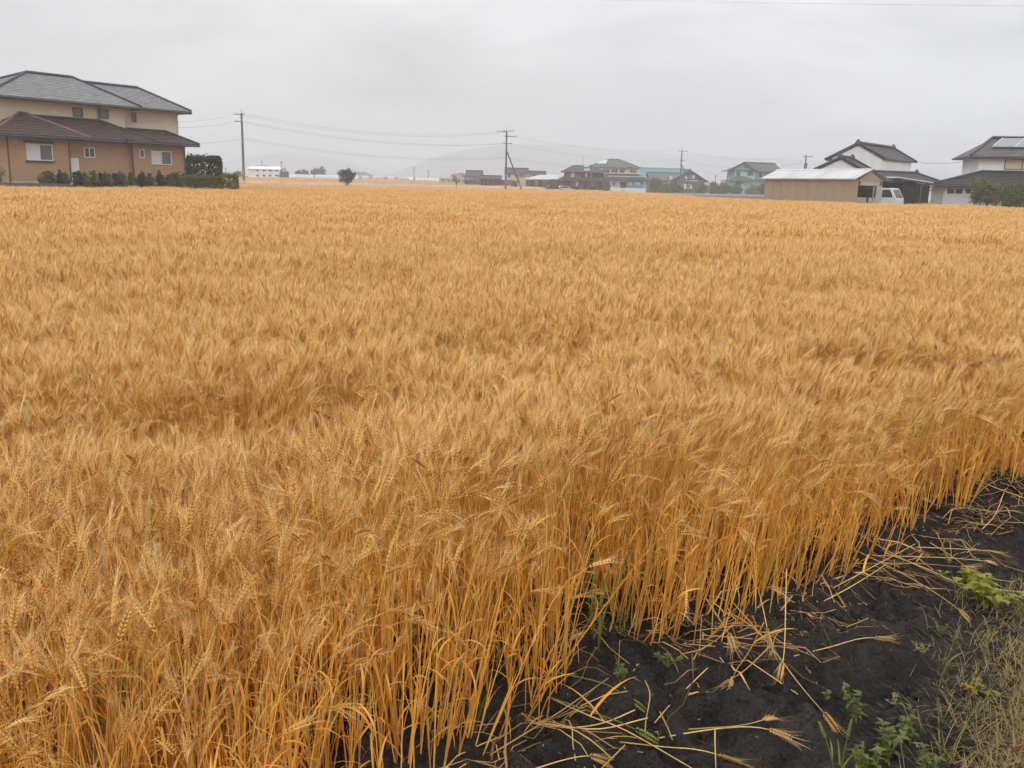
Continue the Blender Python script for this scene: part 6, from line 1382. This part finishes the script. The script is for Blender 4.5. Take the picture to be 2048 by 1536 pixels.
for k, (x0, x1, y0, y1, D, lab) in enumerate(((559, 578, 341, 356, 315, 'dark far tree beside the white building'), (590, 604, 339, 350, 360, 'far tree with low crown left of the tall pair'), (602, 620, 338, 350, 362, 'second far tree left of the tall pair'), (621, 637, 333, 350, 365, 'left of the tall pair of far trees'), (633, 655, 330, 350, 366, 'right and taller of the pair of far trees'), (464, 483, 342, 354, 300, 'small far tree just left of the tall pole'))):
    tree_px('far_tree', x0, x1, y0, y1, D, 900, MATS['leaf_dark'], lab, zb=far_rise(D), lobes=5, seed=160 + k, size=.3, low=.1, trunk_r=.2)
f = Pf(170); F5 = empty('grey_house', f.W(f.X(1868), 3, .3), 'distant grey house glimpsed between garage and right house', 'house'); pwall(f, F5, 1852, 1884, 378, 395, MATS['white_plaster'], 0, 6); gable_roof(f, F5, f.X(1855), f.X(1884), 0, 6, f.Z(1868, 379), f.Z(1868, 374, 3), TM, TT, 'u', .5, .4, 4, wallm=MATS['white_plaster'])

# ================================================================== HILLS IN THE CLOUD, HAZE
mat('hill_forest', (0.035, 0.05, 0.03), .95, col2=(0.02, 0.03, 0.02), scale=.01)
def hill(name, D0, prof, depth, label, seed, rec=None):
    """a ridge: prof gives (pixel x, pixel y) of its skyline at distance D"""
    xs = np.linspace(prof[0][0], prof[-1][0], 90); ys = np.interp(xs, [p[0] for p in prof], [p[1] for p in prof]); n = len(xs); V = []; m = 9
    for j in range(m):
        g_ = j / (m - 1); up = math.sin(math.pi * min(1, g_ * 1.0)) if j not in (0, m - 1) else 0
        for i, (x, y) in enumerate(zip(xs, ys)):
            D = D0 if rec is None else D0 + (rec[2] - D0) * float(np.clip((x - rec[0]) / (rec[1] - rec[0]), 0, 1)) ** .7
            p = at(x, y, D); h = max(0., p[2] + 4 * float(fbm(x * .09, j * 1.3, seed, 3) - .45) * 2)
            V.append((p[0] * (1 + (g_ - .5) * depth / D), D + (g_ - .5) * depth, -2 + (h + 2) * up))
    F_ = [(j * n + i, j * n + i + 1, (j + 1) * n + i + 1, (j + 1) * n + i) for j in range(m - 1) for i in range(n - 1)]
    o = build(name, MB().add(V, F_), MATS['hill_forest'], None, smooth=True); tag(o, label, 'hill', kind='structure')
hill('hill', 2250, [(690, 376), (760, 353), (830, 331), (870, 314), (930, 299), (1000, 291), (1060, 287), (1130, 290), (1200, 297), (1300, 305), (1420, 311), (1550, 317), (1700, 324), (1850, 338), (2000, 360), (2150, 400)], 420, 'wooded slope fading into mist behind the middle pole and the hamlet', 3, (1010, 1400, 2600))
hill('hill', 2600, [(300, 362), (400, 334), (470, 318), (540, 308), (600, 306), (660, 314), (720, 332), (800, 352), (860, 372)], 300, 'fainter hill in mist behind the white building', 5)
hz = MB().hexa([(-2600, -60, -1.2), (2600, -60, -1.2), (2600, 2900, -1.2), (-2600, 2900, -1.2), (-2600, -60, 116), (2600, -60, 116), (2600, 2900, 116), (-2600, 2900, 116)])
hm = bpy.data.materials.new('haze'); hm.use_nodes = True; t = hm.node_tree; t.nodes.clear()
o_ = t.nodes.new('ShaderNodeOutputMaterial'); pv = t.nodes.new('ShaderNodeVolumePrincipled'); pv.inputs['Color'].default_value = (0.92, 0.955, 1.0, 1); pv.inputs['Density'].default_value = 0.0011; pv.inputs['Anisotropy'].default_value = 0.2
t.links.new(pv.outputs[0], o_.inputs['Volume'])
tag(build('haze', hz, hm), 'pale rainy haze over the plain', 'haze', kind='stuff')
